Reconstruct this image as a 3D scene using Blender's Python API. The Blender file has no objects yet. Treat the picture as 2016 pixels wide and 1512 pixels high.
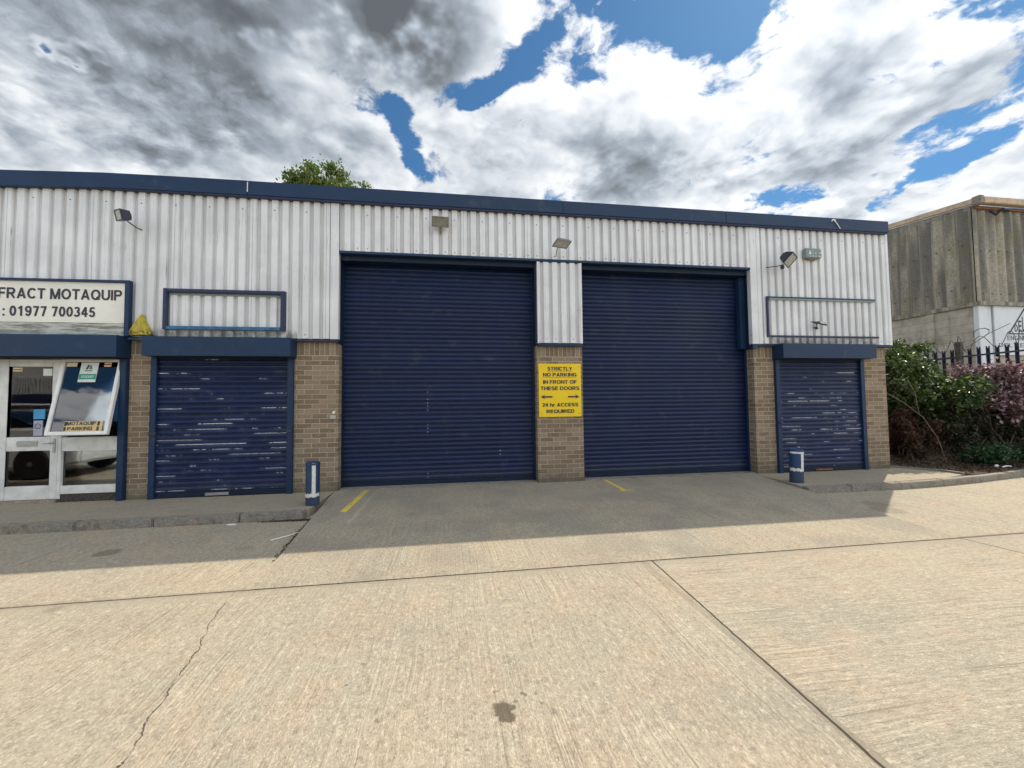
import bpy, bmesh, math, random
from mathutils import Vector, Matrix, Euler
R = math.radians
random.seed(7)
scene = bpy.context.scene
COL = scene.collection

# ------------------------------------------------------------------ node helper
class NT:
    def __init__(s, tree): s.t = tree; s.n = tree.nodes; s.l = tree.links
    def set(s, sock, v):
        if isinstance(v, bpy.types.NodeSocket): s.l.new(v, sock)
        elif v is not None:
            if hasattr(sock, 'default_value'):
                dv = sock.default_value
                if hasattr(dv, '__len__') and not hasattr(v, '__len__'): v = (v,)*len(dv)
                if hasattr(dv, '__len__') and len(dv) == 4 and len(v) == 3: v = (*v, 1)
                sock.default_value = v
    def m(s, op, a, b=None, c=None, clamp=False):
        n = s.n.new('ShaderNodeMath'); n.operation = op; n.use_clamp = clamp
        s.set(n.inputs[0], a); s.set(n.inputs[1], b); s.set(n.inputs[2], c); return n.outputs[0]
    def vm(s, op, a, b=None, sc=None):
        n = s.n.new('ShaderNodeVectorMath'); n.operation = op
        s.set(n.inputs[0], a); s.set(n.inputs[1], b)
        if sc is not None: s.set(n.inputs['Scale'], sc)
        return n.outputs['Value'] if op in ('LENGTH', 'DOT_PRODUCT', 'DISTANCE') else n.outputs[0]
    def sep(s, v):
        n = s.n.new('ShaderNodeSeparateXYZ'); s.set(n.inputs[0], v); return n.outputs
    def comb(s, x=0, y=0, z=0):
        n = s.n.new('ShaderNodeCombineXYZ'); s.set(n.inputs[0], x); s.set(n.inputs[1], y); s.set(n.inputs[2], z); return n.outputs[0]
    def noise(s, v, scale=1, detail=4, rough=.5, dist=0, col=False):
        n = s.n.new('ShaderNodeTexNoise'); s.set(n.inputs['Vector'], v); s.set(n.inputs['Scale'], scale)
        s.set(n.inputs['Detail'], detail); s.set(n.inputs['Roughness'], rough); s.set(n.inputs['Distortion'], dist)
        return n.outputs['Color' if col else 'Fac']
    def vor(s, v, scale=1, out='Distance', feat='F1'):
        n = s.n.new('ShaderNodeTexVoronoi'); n.feature = feat; s.set(n.inputs['Vector'], v); s.set(n.inputs['Scale'], scale)
        return n.outputs[out]
    def mr(s, v, a, b, c=0, d=1, smooth=True):
        n = s.n.new('ShaderNodeMapRange'); n.interpolation_type = 'SMOOTHSTEP' if smooth else 'LINEAR'
        for i, q in enumerate((v, a, b, c, d)): s.set(n.inputs[i], q)
        return n.outputs[0]
    def mix(s, f, a, b, mode='MIX'):
        n = s.n.new('ShaderNodeMix'); n.data_type = 'RGBA'; n.blend_type = mode
        s.set(n.inputs['Factor'], f); s.set(n.inputs[6], a); s.set(n.inputs[7], b); return n.outputs[2]
    def pos(s):
        g = s.n.new('ShaderNodeNewGeometry'); return g.outputs['Position']
    def island(s):
        g = s.n.new('ShaderNodeNewGeometry'); return g.outputs['Random Per Island']
    def bump(s, h, strength=.5, dist=.01, normal=None):
        n = s.n.new('ShaderNodeBump'); s.set(n.inputs['Strength'], strength); s.set(n.inputs['Distance'], dist)
        s.set(n.inputs['Height'], h)
        if normal is not None: s.set(n.inputs['Normal'], normal)
        return n.outputs[0]

MATS = {}
def material(name):
    m = bpy.data.materials.new(name); m.use_nodes = True
    t = NT(m.node_tree); b = m.node_tree.nodes['Principled BSDF']
    MATS[name] = m; return m, t, b
def simple(name, col, rough=.5, metal=0, var=.08, scale=8, bump=.0, spec=.5):
    m, t, b = material(name)
    p = t.pos(); f = t.noise(p, scale, 6, .6)
    k = t.mr(f, .3, .7, 1-var, 1+var)
    t.set(b.inputs['Base Color'], t.vm('SCALE', col, sc=k))
    t.set(b.inputs['Roughness'], t.mr(f, .3, .7, max(0, rough-.08), min(1, rough+.08)))
    b.inputs['Metallic'].default_value = metal
    b.inputs['Specular IOR Level'].default_value = spec
    if bump: t.set(b.inputs['Normal'], t.bump(t.noise(p, scale*6, 5), bump, .004))
    return m

def blobmask(t, x, y, cx, cy, r, edge=.3, warp=None):
    dx = t.m('SUBTRACT', x, cx); dy = t.m('SUBTRACT', y, cy)
    d = t.m('SQRT', t.m('ADD', t.m('MULTIPLY', dx, dx), t.m('MULTIPLY', dy, dy)))
    if warp is not None: d = t.m('ADD', d, t.m('MULTIPLY', warp, r*1.0))
    return t.mr(d, r*(1-edge), r, 1, 0)

def concrete(name, tint=1.0, joints=False, streak='y', rough_amt=1.0, moss=0.0, col=(.365, .325, .254), yellow=False):
    m, t, b = material(name)
    p = t.pos(); x, y, z = t.sep(p)
    wob = t.noise(p, .9, 2, .5)
    wv_ = t.m('MULTIPLY', t.m('SUBTRACT', t.noise(p, 18, 2, .5), .5), .012)
    xs = t.m('ADD', t.m('ADD', x, t.m('MULTIPLY', wob, .10)), wv_)
    ys = t.m('ADD', t.m('ADD', y, t.m('MULTIPLY', wob, .10)), wv_)
    va = t.comb(t.m('MULTIPLY', xs, 84), t.m('MULTIPLY', y, 1.3), 0); ga = t.comb(t.m('MULTIPLY', xs, 190), t.m('MULTIPLY', y, 70), t.m('MULTIPLY', z, 120)); wa = t.comb(t.m('MULTIPLY', xs, 7), t.m('MULTIPLY', y, .35), 0)
    vb = t.comb(t.m('MULTIPLY', x, 1.2), t.m('MULTIPLY', ys, 60), 0); gb = t.comb(t.m('MULTIPLY', x, 70), t.m('MULTIPLY', ys, 190), t.m('MULTIPLY', z, 120)); wb = t.comb(t.m('MULTIPLY', x, .3), t.m('MULTIPLY', ys, 6), 0)
    if joints:
        right = t.m('MULTIPLY', t.mr(x, 1.66, 1.72), t.mr(y, -3.12, -3.08, 1, 0))
        def sel(a, c):
            sv = t.n.new('ShaderNodeMix'); sv.data_type = 'VECTOR'
            t.set(sv.inputs['Factor'], right); t.set(sv.inputs[4], a); t.set(sv.inputs[5], c); return sv.outputs[1]
        vec, gv_, wv2 = sel(va, vb), sel(ga, gb), sel(wa, wb)
    else: vec, gv_, wv2 = (va, ga, wa) if streak == 'y' else (vb, gb, wb)
    st = t.noise(vec, 1.0, 2, .5)                        # broom marks
    grp = t.noise(wv2, 1.0, 3, .6)                       # where they bite deeper
    gr = t.noise(gv_, 1.0, 3, .6)                        # sandy grain, drawn out along the marks
    patch = t.noise(p, 1.0, 4, .6)
    patch2 = t.noise(p, .35, 2, .5)
    bite = t.m('MULTIPLY', t.mr(patch, .64, .44, .3, 1), t.mr(grp, .34, .60, .25, 1))
    mid = t.noise(p, 24, 4, .7)
    pw_ = t.vm('ADD', p, t.vm('SCALE', t.vm('SUBTRACT', t.noise(p, 60, 2, .5, col=True), (.5, .5, .5)), sc=.012))
    vn = t.n.new('ShaderNodeTexVoronoi'); t.set(vn.inputs['Vector'], pw_); vn.inputs['Scale'].default_value = 95
    peb = vn.outputs['Distance']; pr, pr2, pr3 = t.sep(vn.outputs['Color'])
    size = t.mr(pr2, 0, 1, .12, .42, False)
    pm = t.m('MULTIPLY', t.mr(t.m('SUBTRACT', peb, size), -.08, .06, 1, 0), t.mr(pr, .78, .84))
    pmd = t.m('MULTIPLY', t.mr(t.m('SUBTRACT', peb, size), -.08, .04, 1, 0), t.mr(pr, .0, .16, 1, 0))
    K = lambda *k: tuple(min(1, c*tint*q) for c, q in zip(col, k))
    base = t.mix(t.mr(patch2, .35, .65), K(.93, .94, .95), K(1.07, 1.04, .98))
    base = t.mix(t.m('MULTIPLY', t.mr(t.noise(p, 2.3, 4, .6), .46, .64), .8), base, K(1.05, .95, .90))
    base = t.mix(t.m('MULTIPLY', t.mr(t.noise(t.vm('ADD', p, (7, 3, 0)), 1.3, 5, .65), .48, .68), .45), base, K(.74, .76, .80))
    base = t.mix(t.mr(gr, .48, .30, 0, .7), base, K(.42, .40, .36))
    base = t.mix(t.mr(gr, .55, .72, 0, .6), base, K(1.7, 1.68, 1.62))
    g2 = t.noise(t.vm('MULTIPLY', gv_, (.30, .42, .3)), 1.0, 3, .7)
    base = t.mix(t.mr(g2, .48, .30, 0, .6), base, K(.48, .46, .42))
    base = t.mix(t.mr(g2, .54, .68, 0, .6), base, K(1.55, 1.53, 1.48))
    base = t.mix(t.mr(mid, .46, .30, 0, .5), base, K(.5, .48, .45))
    base = t.mix(t.m('MULTIPLY', pm, .60), base, K(1.75, 1.72, 1.65))
    base = t.mix(t.m('MULTIPLY', pmd, .55), base, K(.40, .38, .35))
    sd = t.m('MULTIPLY', t.mr(st, .44, .30), bite)
    base = t.mix(t.m('MULTIPLY', sd, .62*rough_amt), base, K(.42, .40, .37))
    base = t.mix(t.m('MULTIPLY', t.m('MULTIPLY', t.mr(st, .56, .68), bite), .5*rough_amt), base, K(1.45, 1.42, 1.35))
    h = t.m('ADD', t.m('MULTIPLY', t.m('MULTIPLY', st, bite), 1.3), t.m('MULTIPLY', gr, .55))
    h = t.m('ADD', h, t.m('ADD', t.m('MULTIPLY', pm, .3), t.m('MULTIPLY', mid, .35)))
    if moss:
        mm = t.m('MULTIPLY', t.mr(t.noise(p, 6, 6, .7), .52, .66), moss)
        base = t.mix(mm, base, (.07, .075, .045))
    if joints:
        wn = t.m('MULTIPLY', t.m('SUBTRACT', t.noise(p, 3.2, 6, .7), .5), 1.0)
        wn2 = t.m('SUBTRACT', t.noise(p, 14, 3, .6), .5)
        def line(d, w, soft=.004): return t.mr(t.m('ABSOLUTE', d), w, w+soft, 1, 0)
        yl = t.m('SUBTRACT', y, t.m('ADD', -3.112, t.m('MULTIPLY', wn2, .012)))
        j = line(yl, .0055)
        front = t.m('LESS_THAN', y, -3.112)
        j2 = t.m('MULTIPLY', line(t.m('SUBTRACT', x, t.m('ADD', 1.937, t.m('ADD', t.m('MULTIPLY', y, .051), t.m('MULTIPLY', wn2, .014)))), .0055), front)
        j3 = t.m('MULTIPLY', line(t.m('SUBTRACT', x, t.m('ADD', 4.69, t.m('ADD', t.m('MULTIPLY', y, -.15), t.m('MULTIPLY', wn2, .02)))), .006), front)
        # wandering crack on the left
        cx = t.m('ADD', t.m('ADD', -2.43, t.m('MULTIPLY', y, -.233)), t.m('ADD', t.m('MULTIPLY', wn, .13), t.m('MULTIPLY', wn2, .05)))
        j4 = t.m('MULTIPLY', line(t.m('SUBTRACT', x, cx), .0012, .004), front)
        j4 = t.m('MULTIPLY', j4, t.mr(t.noise(p, 5, 2), .36, .50))
        jj = t.m('MAXIMUM', t.m('MAXIMUM', j, j2), t.m('MAXIMUM', j3, j4))
        band = t.m('MULTIPLY', t.mr(t.m('ADD', yl, t.m('MULTIPLY', wn, .05)), -.13, -.11), front)
        base = t.mix(t.m('MULTIPLY', band, .45), base, tuple(c*tint*.86 for c in col))
        # dirt washed along the joint
        dirt = t.m('MULTIPLY', t.mr(t.m('ABSOLUTE', t.m('ADD', yl, t.m('MULTIPLY', wn, .06))), .0, .06, 1, 0), .35)
        base = t.mix(dirt, base, (.16, .13, .095))
        # oil and water stains
        sm = None
        sx = t.m('ADD', x, t.m('MULTIPLY', t.m('SUBTRACT', t.noise(p, 16, 4, .6), .5), .08))
        sy = t.m('ADD', y, t.m('MULTIPLY', t.m('SUBTRACT', t.noise(t.vm('ADD', p, (3, 1, 0)), 16, 4, .6), .5), .08))
        for (cx_, cy_, r_, k_) in ((.232, -4.64, .060, .85), (.246, -4.70, .048, .85), (.30, -4.60, .018, .6), (.345, -4.56, .016, .6), (.40, -4.57, .015, .5), (.41, -4.64, .014, .5), (.455, -4.70, .018, .45), (.20, -4.52, .012, .5), (.06, -4.84, .012, .6),
                                   (-3.40, -2.0, .13, .5), (-2.1, -2.1, .09, .22), (-2.85, -3.2, .06, .3), (5.55, -2.1, .22, .3), (5.7, -1.85, .2, .28), (-.55, -4.35, .014, .6), (-.5, -4.2, .016, .5), (-.35, -4.62, .012, .5)):
            q = t.m('MULTIPLY', blobmask(t, sx, sy, cx_, cy_, r_, .35), k_)
            sm = q if sm is None else t.m('MAXIMUM', sm, q)
        base = t.mix(sm, base, (.085, .066, .045))
        base = t.mix(t.m('MULTIPLY', jj, .88), base, (.05, .038, .028))
        h = t.m('SUBTRACT', h, t.m('MULTIPLY', jj, 2.5))
    if yellow:
        for (xa, ya, xb, yb, w) in ((-1.33, .0, -1.40, -1.12, .035), (2.56, .0, 2.60, -.72, .026), (2.50, -.72, 2.74, -.70, .013)):
            L = math.hypot(xb-xa, yb-ya); ux, uy = (xb-xa)/L, (yb-ya)/L
            dx = t.m('SUBTRACT', x, xa); dy = t.m('SUBTRACT', y, ya)
            al = t.m('ADD', t.m('MULTIPLY', dx, ux), t.m('MULTIPLY', dy, uy))
            ac = t.m('ABSOLUTE', t.m('SUBTRACT', t.m('MULTIPLY', dx, uy), t.m('MULTIPLY', dy, ux)))
            mk = t.m('MULTIPLY', t.mr(ac, w, w+.008, 1, 0), t.m('MULTIPLY', t.m('GREATER_THAN', al, 0), t.m('LESS_THAN', al, L)))
            mk = t.m('MULTIPLY', mk, t.mr(t.noise(p, 22, 6, .75), .36, .46))
            base = t.mix(mk, base, (.85, .62, .03))
        # pale scar beside the left yellow line
        sx = t.m('ADD', x, t.m('MULTIPLY', t.m('SUBTRACT', t.noise(p, 6, 4, .7), .5), .16))
        scar = t.m('MULTIPLY', t.mr(t.m('ABSOLUTE', t.m('SUBTRACT', sx, t.m('ADD', -1.17, t.m('MULTIPLY', y, .03)))), .012, .03, 1, 0), t.mr(y, -1.9, -1.6))
        base = t.mix(t.m('MULTIPLY', scar, .35), base, (.55, .5, .42))
        dk = t.m('MULTIPLY', t.mr(t.noise(t.vm('ADD', p, (1, 5, 0)), 1.4, 4), .46, .62), .35)
        base = t.mix(dk, base, (.20, .185, .165))
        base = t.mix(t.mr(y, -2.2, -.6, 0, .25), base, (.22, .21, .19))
    t.set(b.inputs['Base Color'], base)
    b.inputs['Roughness'].default_value = .85
    b.inputs['Specular IOR Level'].default_value = .25
    t.set(b.inputs['Normal'], t.bump(h, .6, .007))
    return m

concrete('road', joints=True)
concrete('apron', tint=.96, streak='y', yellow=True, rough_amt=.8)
concrete('pavement', tint=.92, streak='x', rough_amt=.5, moss=.15)
concrete('kerb', tint=.8, streak='x', rough_amt=.3, moss=.5, col=(.33, .31, .27))

def cladding_mat():
    m, t, b = material('cladding_white')
    p = t.pos(); x, y, z = t.sep(p)
    v = t.comb(t.m('MULTIPLY', x, 26), 0, t.m('MULTIPLY', z, 1.1))
    s = t.noise(v, 1, 5, .6)
    v2 = t.comb(t.m('MULTIPLY', x, 60), 0, t.m('MULTIPLY', z, 2.5))
    s2 = t.noise(v2, 1, 3, .5)
    area = t.noise(p, 1.3, 4, .6)
    base = t.mix(t.mr(area, .35, .65), (.64, .655, .665), (.755, .77, .78))
    base = t.mix(t.m('MULTIPLY', t.mr(s, .52, .70), .38), base, (.44, .41, .38))
    base = t.mix(t.m('MULTIPLY', t.m('MULTIPLY', t.mr(s2, .62, .70), t.mr(t.noise(p, 2.2, 3), .48, .62)), .6), base, (.20, .17, .15))
    # darker grey in the valleys between ribs (y is deeper there)
    val = t.mr(y, -.078, -.058)
    base = t.mix(t.m('MULTIPLY', val, t.mr(t.noise(v, .7, 3), .25, .7, .18, .50)), base, (.42, .40, .39))
    lap = t.m('ABSOLUTE', t.m('SUBTRACT', t.m('FRACT', t.m('DIVIDE', t.m('ADD', x, 20.03), 1.064)), .5))
    base = t.mix(t.m('MULTIPLY', t.mr(lap, .495, .4975), .55), base, (.22, .2, .18))
    rr_ = t.noise(t.comb(t.m('MULTIPLY', x, 11), 3, t.m('MULTIPLY', z, .8)), 1, 2, .5)
    base = t.mix(t.m('MULTIPLY', t.mr(rr_, .70, .78), .35), base, (.34, .20, .11))
    spots = t.m('MULTIPLY', t.mr(t.noise(p, 34, 3, .6), .66, .70), t.mr(t.noise(p, 3, 2), .5, .6))
    base = t.mix(t.m('MULTIPLY', spots, .5), base, (.3, .27, .22))
    # moss and grime band on the lowest 12 cm beneath the sign frames
    gx = t.m('ADD', t.m('MULTIPLY', t.m('GREATER_THAN', x, -4.4), t.m('LESS_THAN', x, -2.35)), t.m('MULTIPLY', t.m('GREATER_THAN', x, 5.7), t.m('LESS_THAN', x, 8.0)))
    g = t.m('MULTIPLY', t.m('MULTIPLY', gx, t.mr(z, 2.40, 2.52, 1, 0)), t.mr(t.noise(p, 9, 5, .7), .3, .6, .2, .85))
    base = t.mix(g, base, (.17, .17, .14))
    t.set(b.inputs['Base Color'], base)
    b.inputs['Roughness'].default_value = .42
    t.set(b.inputs['Normal'], t.bump(t.noise(p, 5, 3), .12, .02))
cladding_mat()

def brick_mat():
    m, t, b = material('brick')
    p = t.pos(); x, y, z = t.sep(p)
    wob = t.m('MULTIPLY', t.m('SUBTRACT', t.noise(p, 9, 3), .5), .013)
    wob2 = t.m('MULTIPLY', t.m('SUBTRACT', t.noise(t.vm('ADD', p, (4, 2, 9)), 11, 3), .5), .012)
    u = t.m('ADD', t.m('ADD', x, y), wob); w = t.m('ADD', z, wob2)
    sold = t.m('GREATER_THAN', z, 2.10)
    va = t.comb(t.m('ADD', u, 10.03), t.m('ADD', w, 3.0), 0)
    vb = t.comb(t.m('ADD', w, -2.104+.225*20), t.m('ADD', u, 10), 0)
    def br(v, off):
        n = t.n.new('ShaderNodeTexBrick'); t.set(n.inputs['Vector'], v); n.offset = off
        n.inputs['Scale'].default_value = 1; n.inputs['Mortar Size'].default_value = .0045; n.inputs['Mortar Smooth'].default_value = .3
        n.inputs['Brick Width'].default_value = .225; n.inputs['Row Height'].default_value = .075; n.inputs['Bias'].default_value = 0
        n.inputs['Color1'].default_value = (0, 0, 0, 1); n.inputs['Color2'].default_value = (1, 1, 1, 1); n.inputs['Mortar'].default_value = (.5, .5, .5, 1)
        return n.outputs['Color'], n.outputs['Fac']
    ca, fa = br(va, .5); cb, fb = br(vb, 0)
    rnd = t.sep(t.mix(sold, ca, cb))[0]
    f = t.m('ADD', t.m('MULTIPLY', fa, t.m('SUBTRACT', 1, sold)), t.m('MULTIPLY', fb, sold))
    gr = t.noise(t.comb(t.m('MULTIPLY', u, 30), 0, t.m('MULTIPLY', z, 130)), 1, 4, .6)
    c = t.mix(t.mr(rnd, .1, .9), (.225, .172, .118), (.34, .268, .19))
    c = t.mix(t.mr(gr, .35, .65), c, t.vm('SCALE', c, sc=.72))
    # clean mortar, smeared in places
    sm = t.mr(t.noise(p, 7, 5, .7), .56, .66)
    mort = t.mix(sm, (.52, .45, .35), (.40, .335, .25))
    c = t.mix(t.m('MULTIPLY', sm, .35), c, (.44, .35, .25))
    c = t.mix(f, c, mort)
    c = t.mix(t.m('MULTIPLY', t.mr(t.noise(p, 1.8, 4), .45, .65), .3), c, (.26, .19, .12))
    damp = t.m('MULTIPLY', t.mr(t.m('ADD', z, t.m('MULTIPLY', t.noise(p, 6, 4), .25)), .12, .38, 1, 0), .75)
    c = t.mix(damp, c, (.12, .11, .075))
    t.set(b.inputs['Base Color'], c); b.inputs['Roughness'].default_value = .9; b.inputs['Specular IOR Level'].default_value = .2
    h = t.m('ADD', t.m('MULTIPLY', t.m('SUBTRACT', 1, f), 1), t.m('MULTIPLY', gr, .25))
    t.set(b.inputs['Normal'], t.bump(h, .7, .006))
brick_mat()

def navy(name, col, rough=.4, chips=None, scuff=.0):
    m, t, b = material(name)
    p = t.pos(); x, y, z = t.sep(p)
    n = t.noise(p, 1.7, 5, .6)
    c = t.mix(t.mr(n, .3, .7), tuple(k*.88 for k in col), tuple(k*1.12 for k in col))
    c = t.mix(t.m('MULTIPLY', t.mr(t.noise(t.comb(t.m('MULTIPLY', x, 4), 0, t.m('MULTIPLY', z, 60)), 1, 4), .55, .75), .22), c, tuple(k*1.6+.02 for k in col))
    c = t.mix(t.m('MULTIPLY', t.mr(t.noise(p, 4, 5, .7), .56, .75), .25), c, (.12, .12, .125))
    if scuff or chips:
        rw = t.noise(t.comb(t.m('FLOOR', t.m('DIVIDE', t.m('ADD', z, 1.0), .075)), 1.7, 0), 5.3, 0)
        c = t.vm('SCALE', c, sc=t.mr(rw, .3, .7, .84, 1.18))
        fd = t.noise(t.vm('MULTIPLY', p, (1.0, 1.0, .5)), 1.1, 4, .6)
        c = t.mix(t.mr(fd, .45, .75, 0, .30), c, (.03, .045, .08))
        dst = t.m('MULTIPLY', t.mr(t.m('ADD', z, t.m('MULTIPLY', t.noise(p, 7, 4, .6), .3)), .12, .5, 1, 0), .38)
        c = t.mix(dst, c, (.07, .068, .062))
    if scuff:
        s = t.m('MULTIPLY', t.mr(t.noise(t.comb(t.m('MULTIPLY', x, 2.6), 7, t.m('MULTIPLY', z, 34)), 1, 5, .7), .72, .76), scuff)
        c = t.mix(s, c, (.32, .35, .42))
    if chips:
        q = t.m('DIVIDE', t.m('ADD', z, 1.0), .075)
        row = t.m('FLOOR', q); fr = t.m('FRACT', q)
        rr = t.noise(t.comb(row, 3.3, 0), 7.7, 0)
        nn = t.noise(t.comb(t.m('MULTIPLY', x, 1.5), t.m('MULTIPLY', row, 7.31), 0), 1, 6, .68)
        fine = t.noise(t.comb(t.m('MULTIPLY', x, 22), 0, t.m('MULTIPLY', z, 120)), 1, 3, .6)
        band = t.mr(t.m('ABSOLUTE', t.m('SUBTRACT', fr, t.m('ADD', .30, t.m('MULTIPLY', rr, .55)))), t.m('SUBTRACT', t.m('MULTIPLY', fine, .16), .04), t.m('ADD', .0, t.m('MULTIPLY', fine, .20)), 1, 0)
        zz = t.mr(t.m('ABSOLUTE', t.m('SUBTRACT', z, .78)), .05, 1.0, .06, -.035, False)
        th = t.m('SUBTRACT', chips, t.m('ADD', zz, t.m('MULTIPLY', t.m('SUBTRACT', rr, .5), .18)))
        mk = t.m('MULTIPLY', t.mr(t.m('ADD', nn, t.m('MULTIPLY', t.m('SUBTRACT', fine, .5), .12)), th, t.m('ADD', th, .012)), band)
        mk2 = t.m('MULTIPLY', t.mr(t.m('ADD', nn, t.m('MULTIPLY', t.m('SUBTRACT', fine, .5), .2)), t.m('SUBTRACT', th, .07), t.m('ADD', th, .02)), t.mr(t.m('ABSOLUTE', t.m('SUBTRACT', fr, .55)), .2, .42, 1, 0))
        c = t.mix(t.m('MULTIPLY', mk2, .12), c, (.20, .24, .34))
        c = t.mix(t.m('MULTIPLY', mk, t.mr(fine, .3, .6, .55, 1)), c, (.66, .69, .70))
    t.set(b.inputs['Base Color'], c)
    t.set(b.inputs['Roughness'], t.mr(n, .3, .7, rough-.06, rough+.1)); b.inputs['Specular IOR Level'].default_value = .32
    t.set(b.inputs['Normal'], t.bump(t.noise(p, 2.2, 3), .25, .03))
    return m
navy('navy_trim', (.009, .031, .078), .44)
navy('navy_dark', (.005, .015, .040), .5)
navy('navy_shutter', (.005, .0155, .060), .40, scuff=.4)
navy('navy_shutter_chipped', (.005, .0155, .064), .38, chips=.562)
navy('navy_purple', (.03, .038, .085), .5)
simple('blue_worn', (.022, .12, .24), .5, var=.5, scale=14)

def weathered_panel():
    m, t, b = material('asbestos_sheet')
    p = t.pos(); x, y, z = t.sep(p)
    u = t.m('ADD', x, y)
    v = t.comb(t.m('MULTIPLY', u, 5), 0, t.m('MULTIPLY', z, .22))
    s = t.noise(v, 1, 5, .55)
    base = t.mix(t.mr(t.noise(p, 14, 6, .7), .35, .65), (.30, .27, .205), (.45, .41, .33))
    base = t.mix(t.m('MULTIPLY', t.mr(s, .42, .60), .72), base, (.085, .088, .088))
    base = t.mix(t.m('MULTIPLY', t.mr(t.noise(p, 1.3, 4), .5, .65), .3), base, (.20, .17, .06))
    base = t.mix(t.m('MULTIPLY', t.mr(z, 4.25, 4.6, 1, 0), .6), base, (.10, .10, .085))
    t.set(b.inputs['Base Color'], base); b.inputs['Roughness'].default_value = .95
    t.set(b.inputs['Normal'], t.bump(t.noise(p, 30, 5), .4, .01))
weathered_panel()
def precast():
    m, t, b = material('precast_panel')
    p = t.pos(); x, y, z = t.sep(p)
    base = t.mix(t.mr(t.noise(p, 3, 5, .6), .35, .65), (.40, .365, .29), (.52, .48, .40))
    base = t.mix(t.m('MULTIPLY', t.mr(t.noise(t.comb(t.m('MULTIPLY', t.m('ADD', x, y), 4), 0, z), 1, 4), .52, .68), .5), base, (.22, .19, .13))
    fr = t.m('ABSOLUTE', t.m('SUBTRACT', t.m('FRACT', t.m('DIVIDE', z, .31)), .5))
    ln = t.mr(fr, .47, .49)
    base = t.mix(t.m('MULTIPLY', ln, .6), base, (.12, .11, .09))
    t.set(b.inputs['Base Color'], base); b.inputs['Roughness'].default_value = .9
    t.set(b.inputs['Normal'], t.bump(t.m('SUBTRACT', t.noise(p, 25, 4), t.m('MULTIPLY', ln, 2)), .4, .01))
precast()

simple('white_paint', (.70, .71, .68), .5, var=.12, scale=6, bump=.15)
simple('white_pvc', (.78, .78, .75), .4, var=.08, scale=5)
simple('sign_cream', (.78, .77, .69), .45, var=.06, scale=3)
simple('black_text', (.028, .028, .045), .5)
simple('red_text', (.5, .06, .04), .5)
simple('yellow_sign', (.86, .60, .005), .38, var=.03)
navy('bollard_blue', (.014, .042, .115), .5, scuff=.7)
simple('tape_white', (.68, .68, .62), .5, var=.14, scale=25)
simple('lamp_black', (.03, .032, .05), .4)
simple('lamp_grey', (.20, .21, .22), .4)
simple('lamp_brown', (.16, .15, .11), .5, var=.3, scale=30)
simple('lens_grey', (.42, .43, .38), .25, var=.12, scale=20)
simple('bell_green', (.19, .25, .24), .5, var=.1, scale=20)
simple('bell_light', (.62, .70, .68), .4)
simple('steel', (.45, .46, .47), .35, metal=.8)
simple('screw', (.10, .095, .09), .5)
simple('dark_gap', (.012, .012, .014), .9)
simple('interior_wall', (.10, .115, .14), .8)
simple('interior_blue', (.06, .20, .50), .6)
simple('interior_floor', (.07, .065, .06), .7)
simple('rot_wood', (.06, .055, .045), .95, var=.5, scale=40, bump=.8)
simple('poster_green', (.03, .30, .20), .5)
simple('poster_white', (.72, .78, .72), .5)
simple('paper_cream', (.72, .66, .42), .6)
simple('parking_buff', (.62, .47, .22), .6, var=.2, scale=30)
simple('sticker_blue', (.05, .33, .60), .4)
simple('paper_lilac', (.40, .42, .55), .5)
simple('rust', (.24, .11, .05), .9, var=.4, scale=20)
simple('roof_edge', (.50, .38, .26), .8, var=.2, scale=5)
simple('fence_steel', (.022, .020, .045), .45)
simple('wood_post', (.10, .09, .075), .9, var=.3, scale=20, bump=.5)
simple('wire', (.12, .12, .12), .5, metal=.5)
simple('far_wall', (.58, .60, .60), .6, var=.1, scale=1)
simple('far_brick', (.30, .17, .11), .9, var=.2, scale=3)
simple('car_white', (.80, .81, .82), .18)
simple('tyre', (.02, .02, .02), .8)
simple('alloy', (.55, .56, .57), .3, metal=.9)
simple('roof_sheet', (.25, .26, .27), .7, var=.15, scale=1)
simple('litter_white', (.80, .80, .78), .6)
simple('bark', (.13, .10, .07), .95, var=.35, scale=14, bump=.8)
simple('twig', (.15, .115, .085), .8, var=.3, scale=30)
simple('board_white', (.70, .73, .74), .45, var=.06, scale=2)

def moss_board():
    m, t, b = material('moss_board')
    p = t.pos(); x, y, z = t.sep(p)
    n = t.noise(t.comb(t.m('MULTIPLY', x, 3), 0, t.m('MULTIPLY', z, 26)), 1, 6, .7)
    base = t.mix(t.mr(n, .42, .58), (.52, .53, .48), (.19, .19, .16))
    g = t.m('MULTIPLY', t.mr(z, 2.36, 2.47, 1, 0), t.mr(t.noise(p, 14, 4), .42, .56))
    base = t.mix(t.m('MULTIPLY', g, .5), base, (.25, .42, .36))
    t.set(b.inputs['Base Color'], base)
moss_board()
def yellow_old():
    m, t, b = material('yellow_old')
    p = t.pos(); x, y, z = t.sep(p)
    n = t.noise(t.comb(t.m('MULTIPLY', x, 34), 0, t.m('MULTIPLY', z, 8)), 1, 5, .65)
    base = t.mix(t.mr(n, .4, .62), (.50, .40, .03), (.34, .27, .025))
    base = t.mix(t.m('MULTIPLY', t.mr(z, 2.40, 2.50, 1, 0), t.mr(t.noise(p, 30, 4), .42, .6)), base, (.05, .04, .02))
    t.set(b.inputs['Base Color'], base)
yellow_old()

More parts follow.
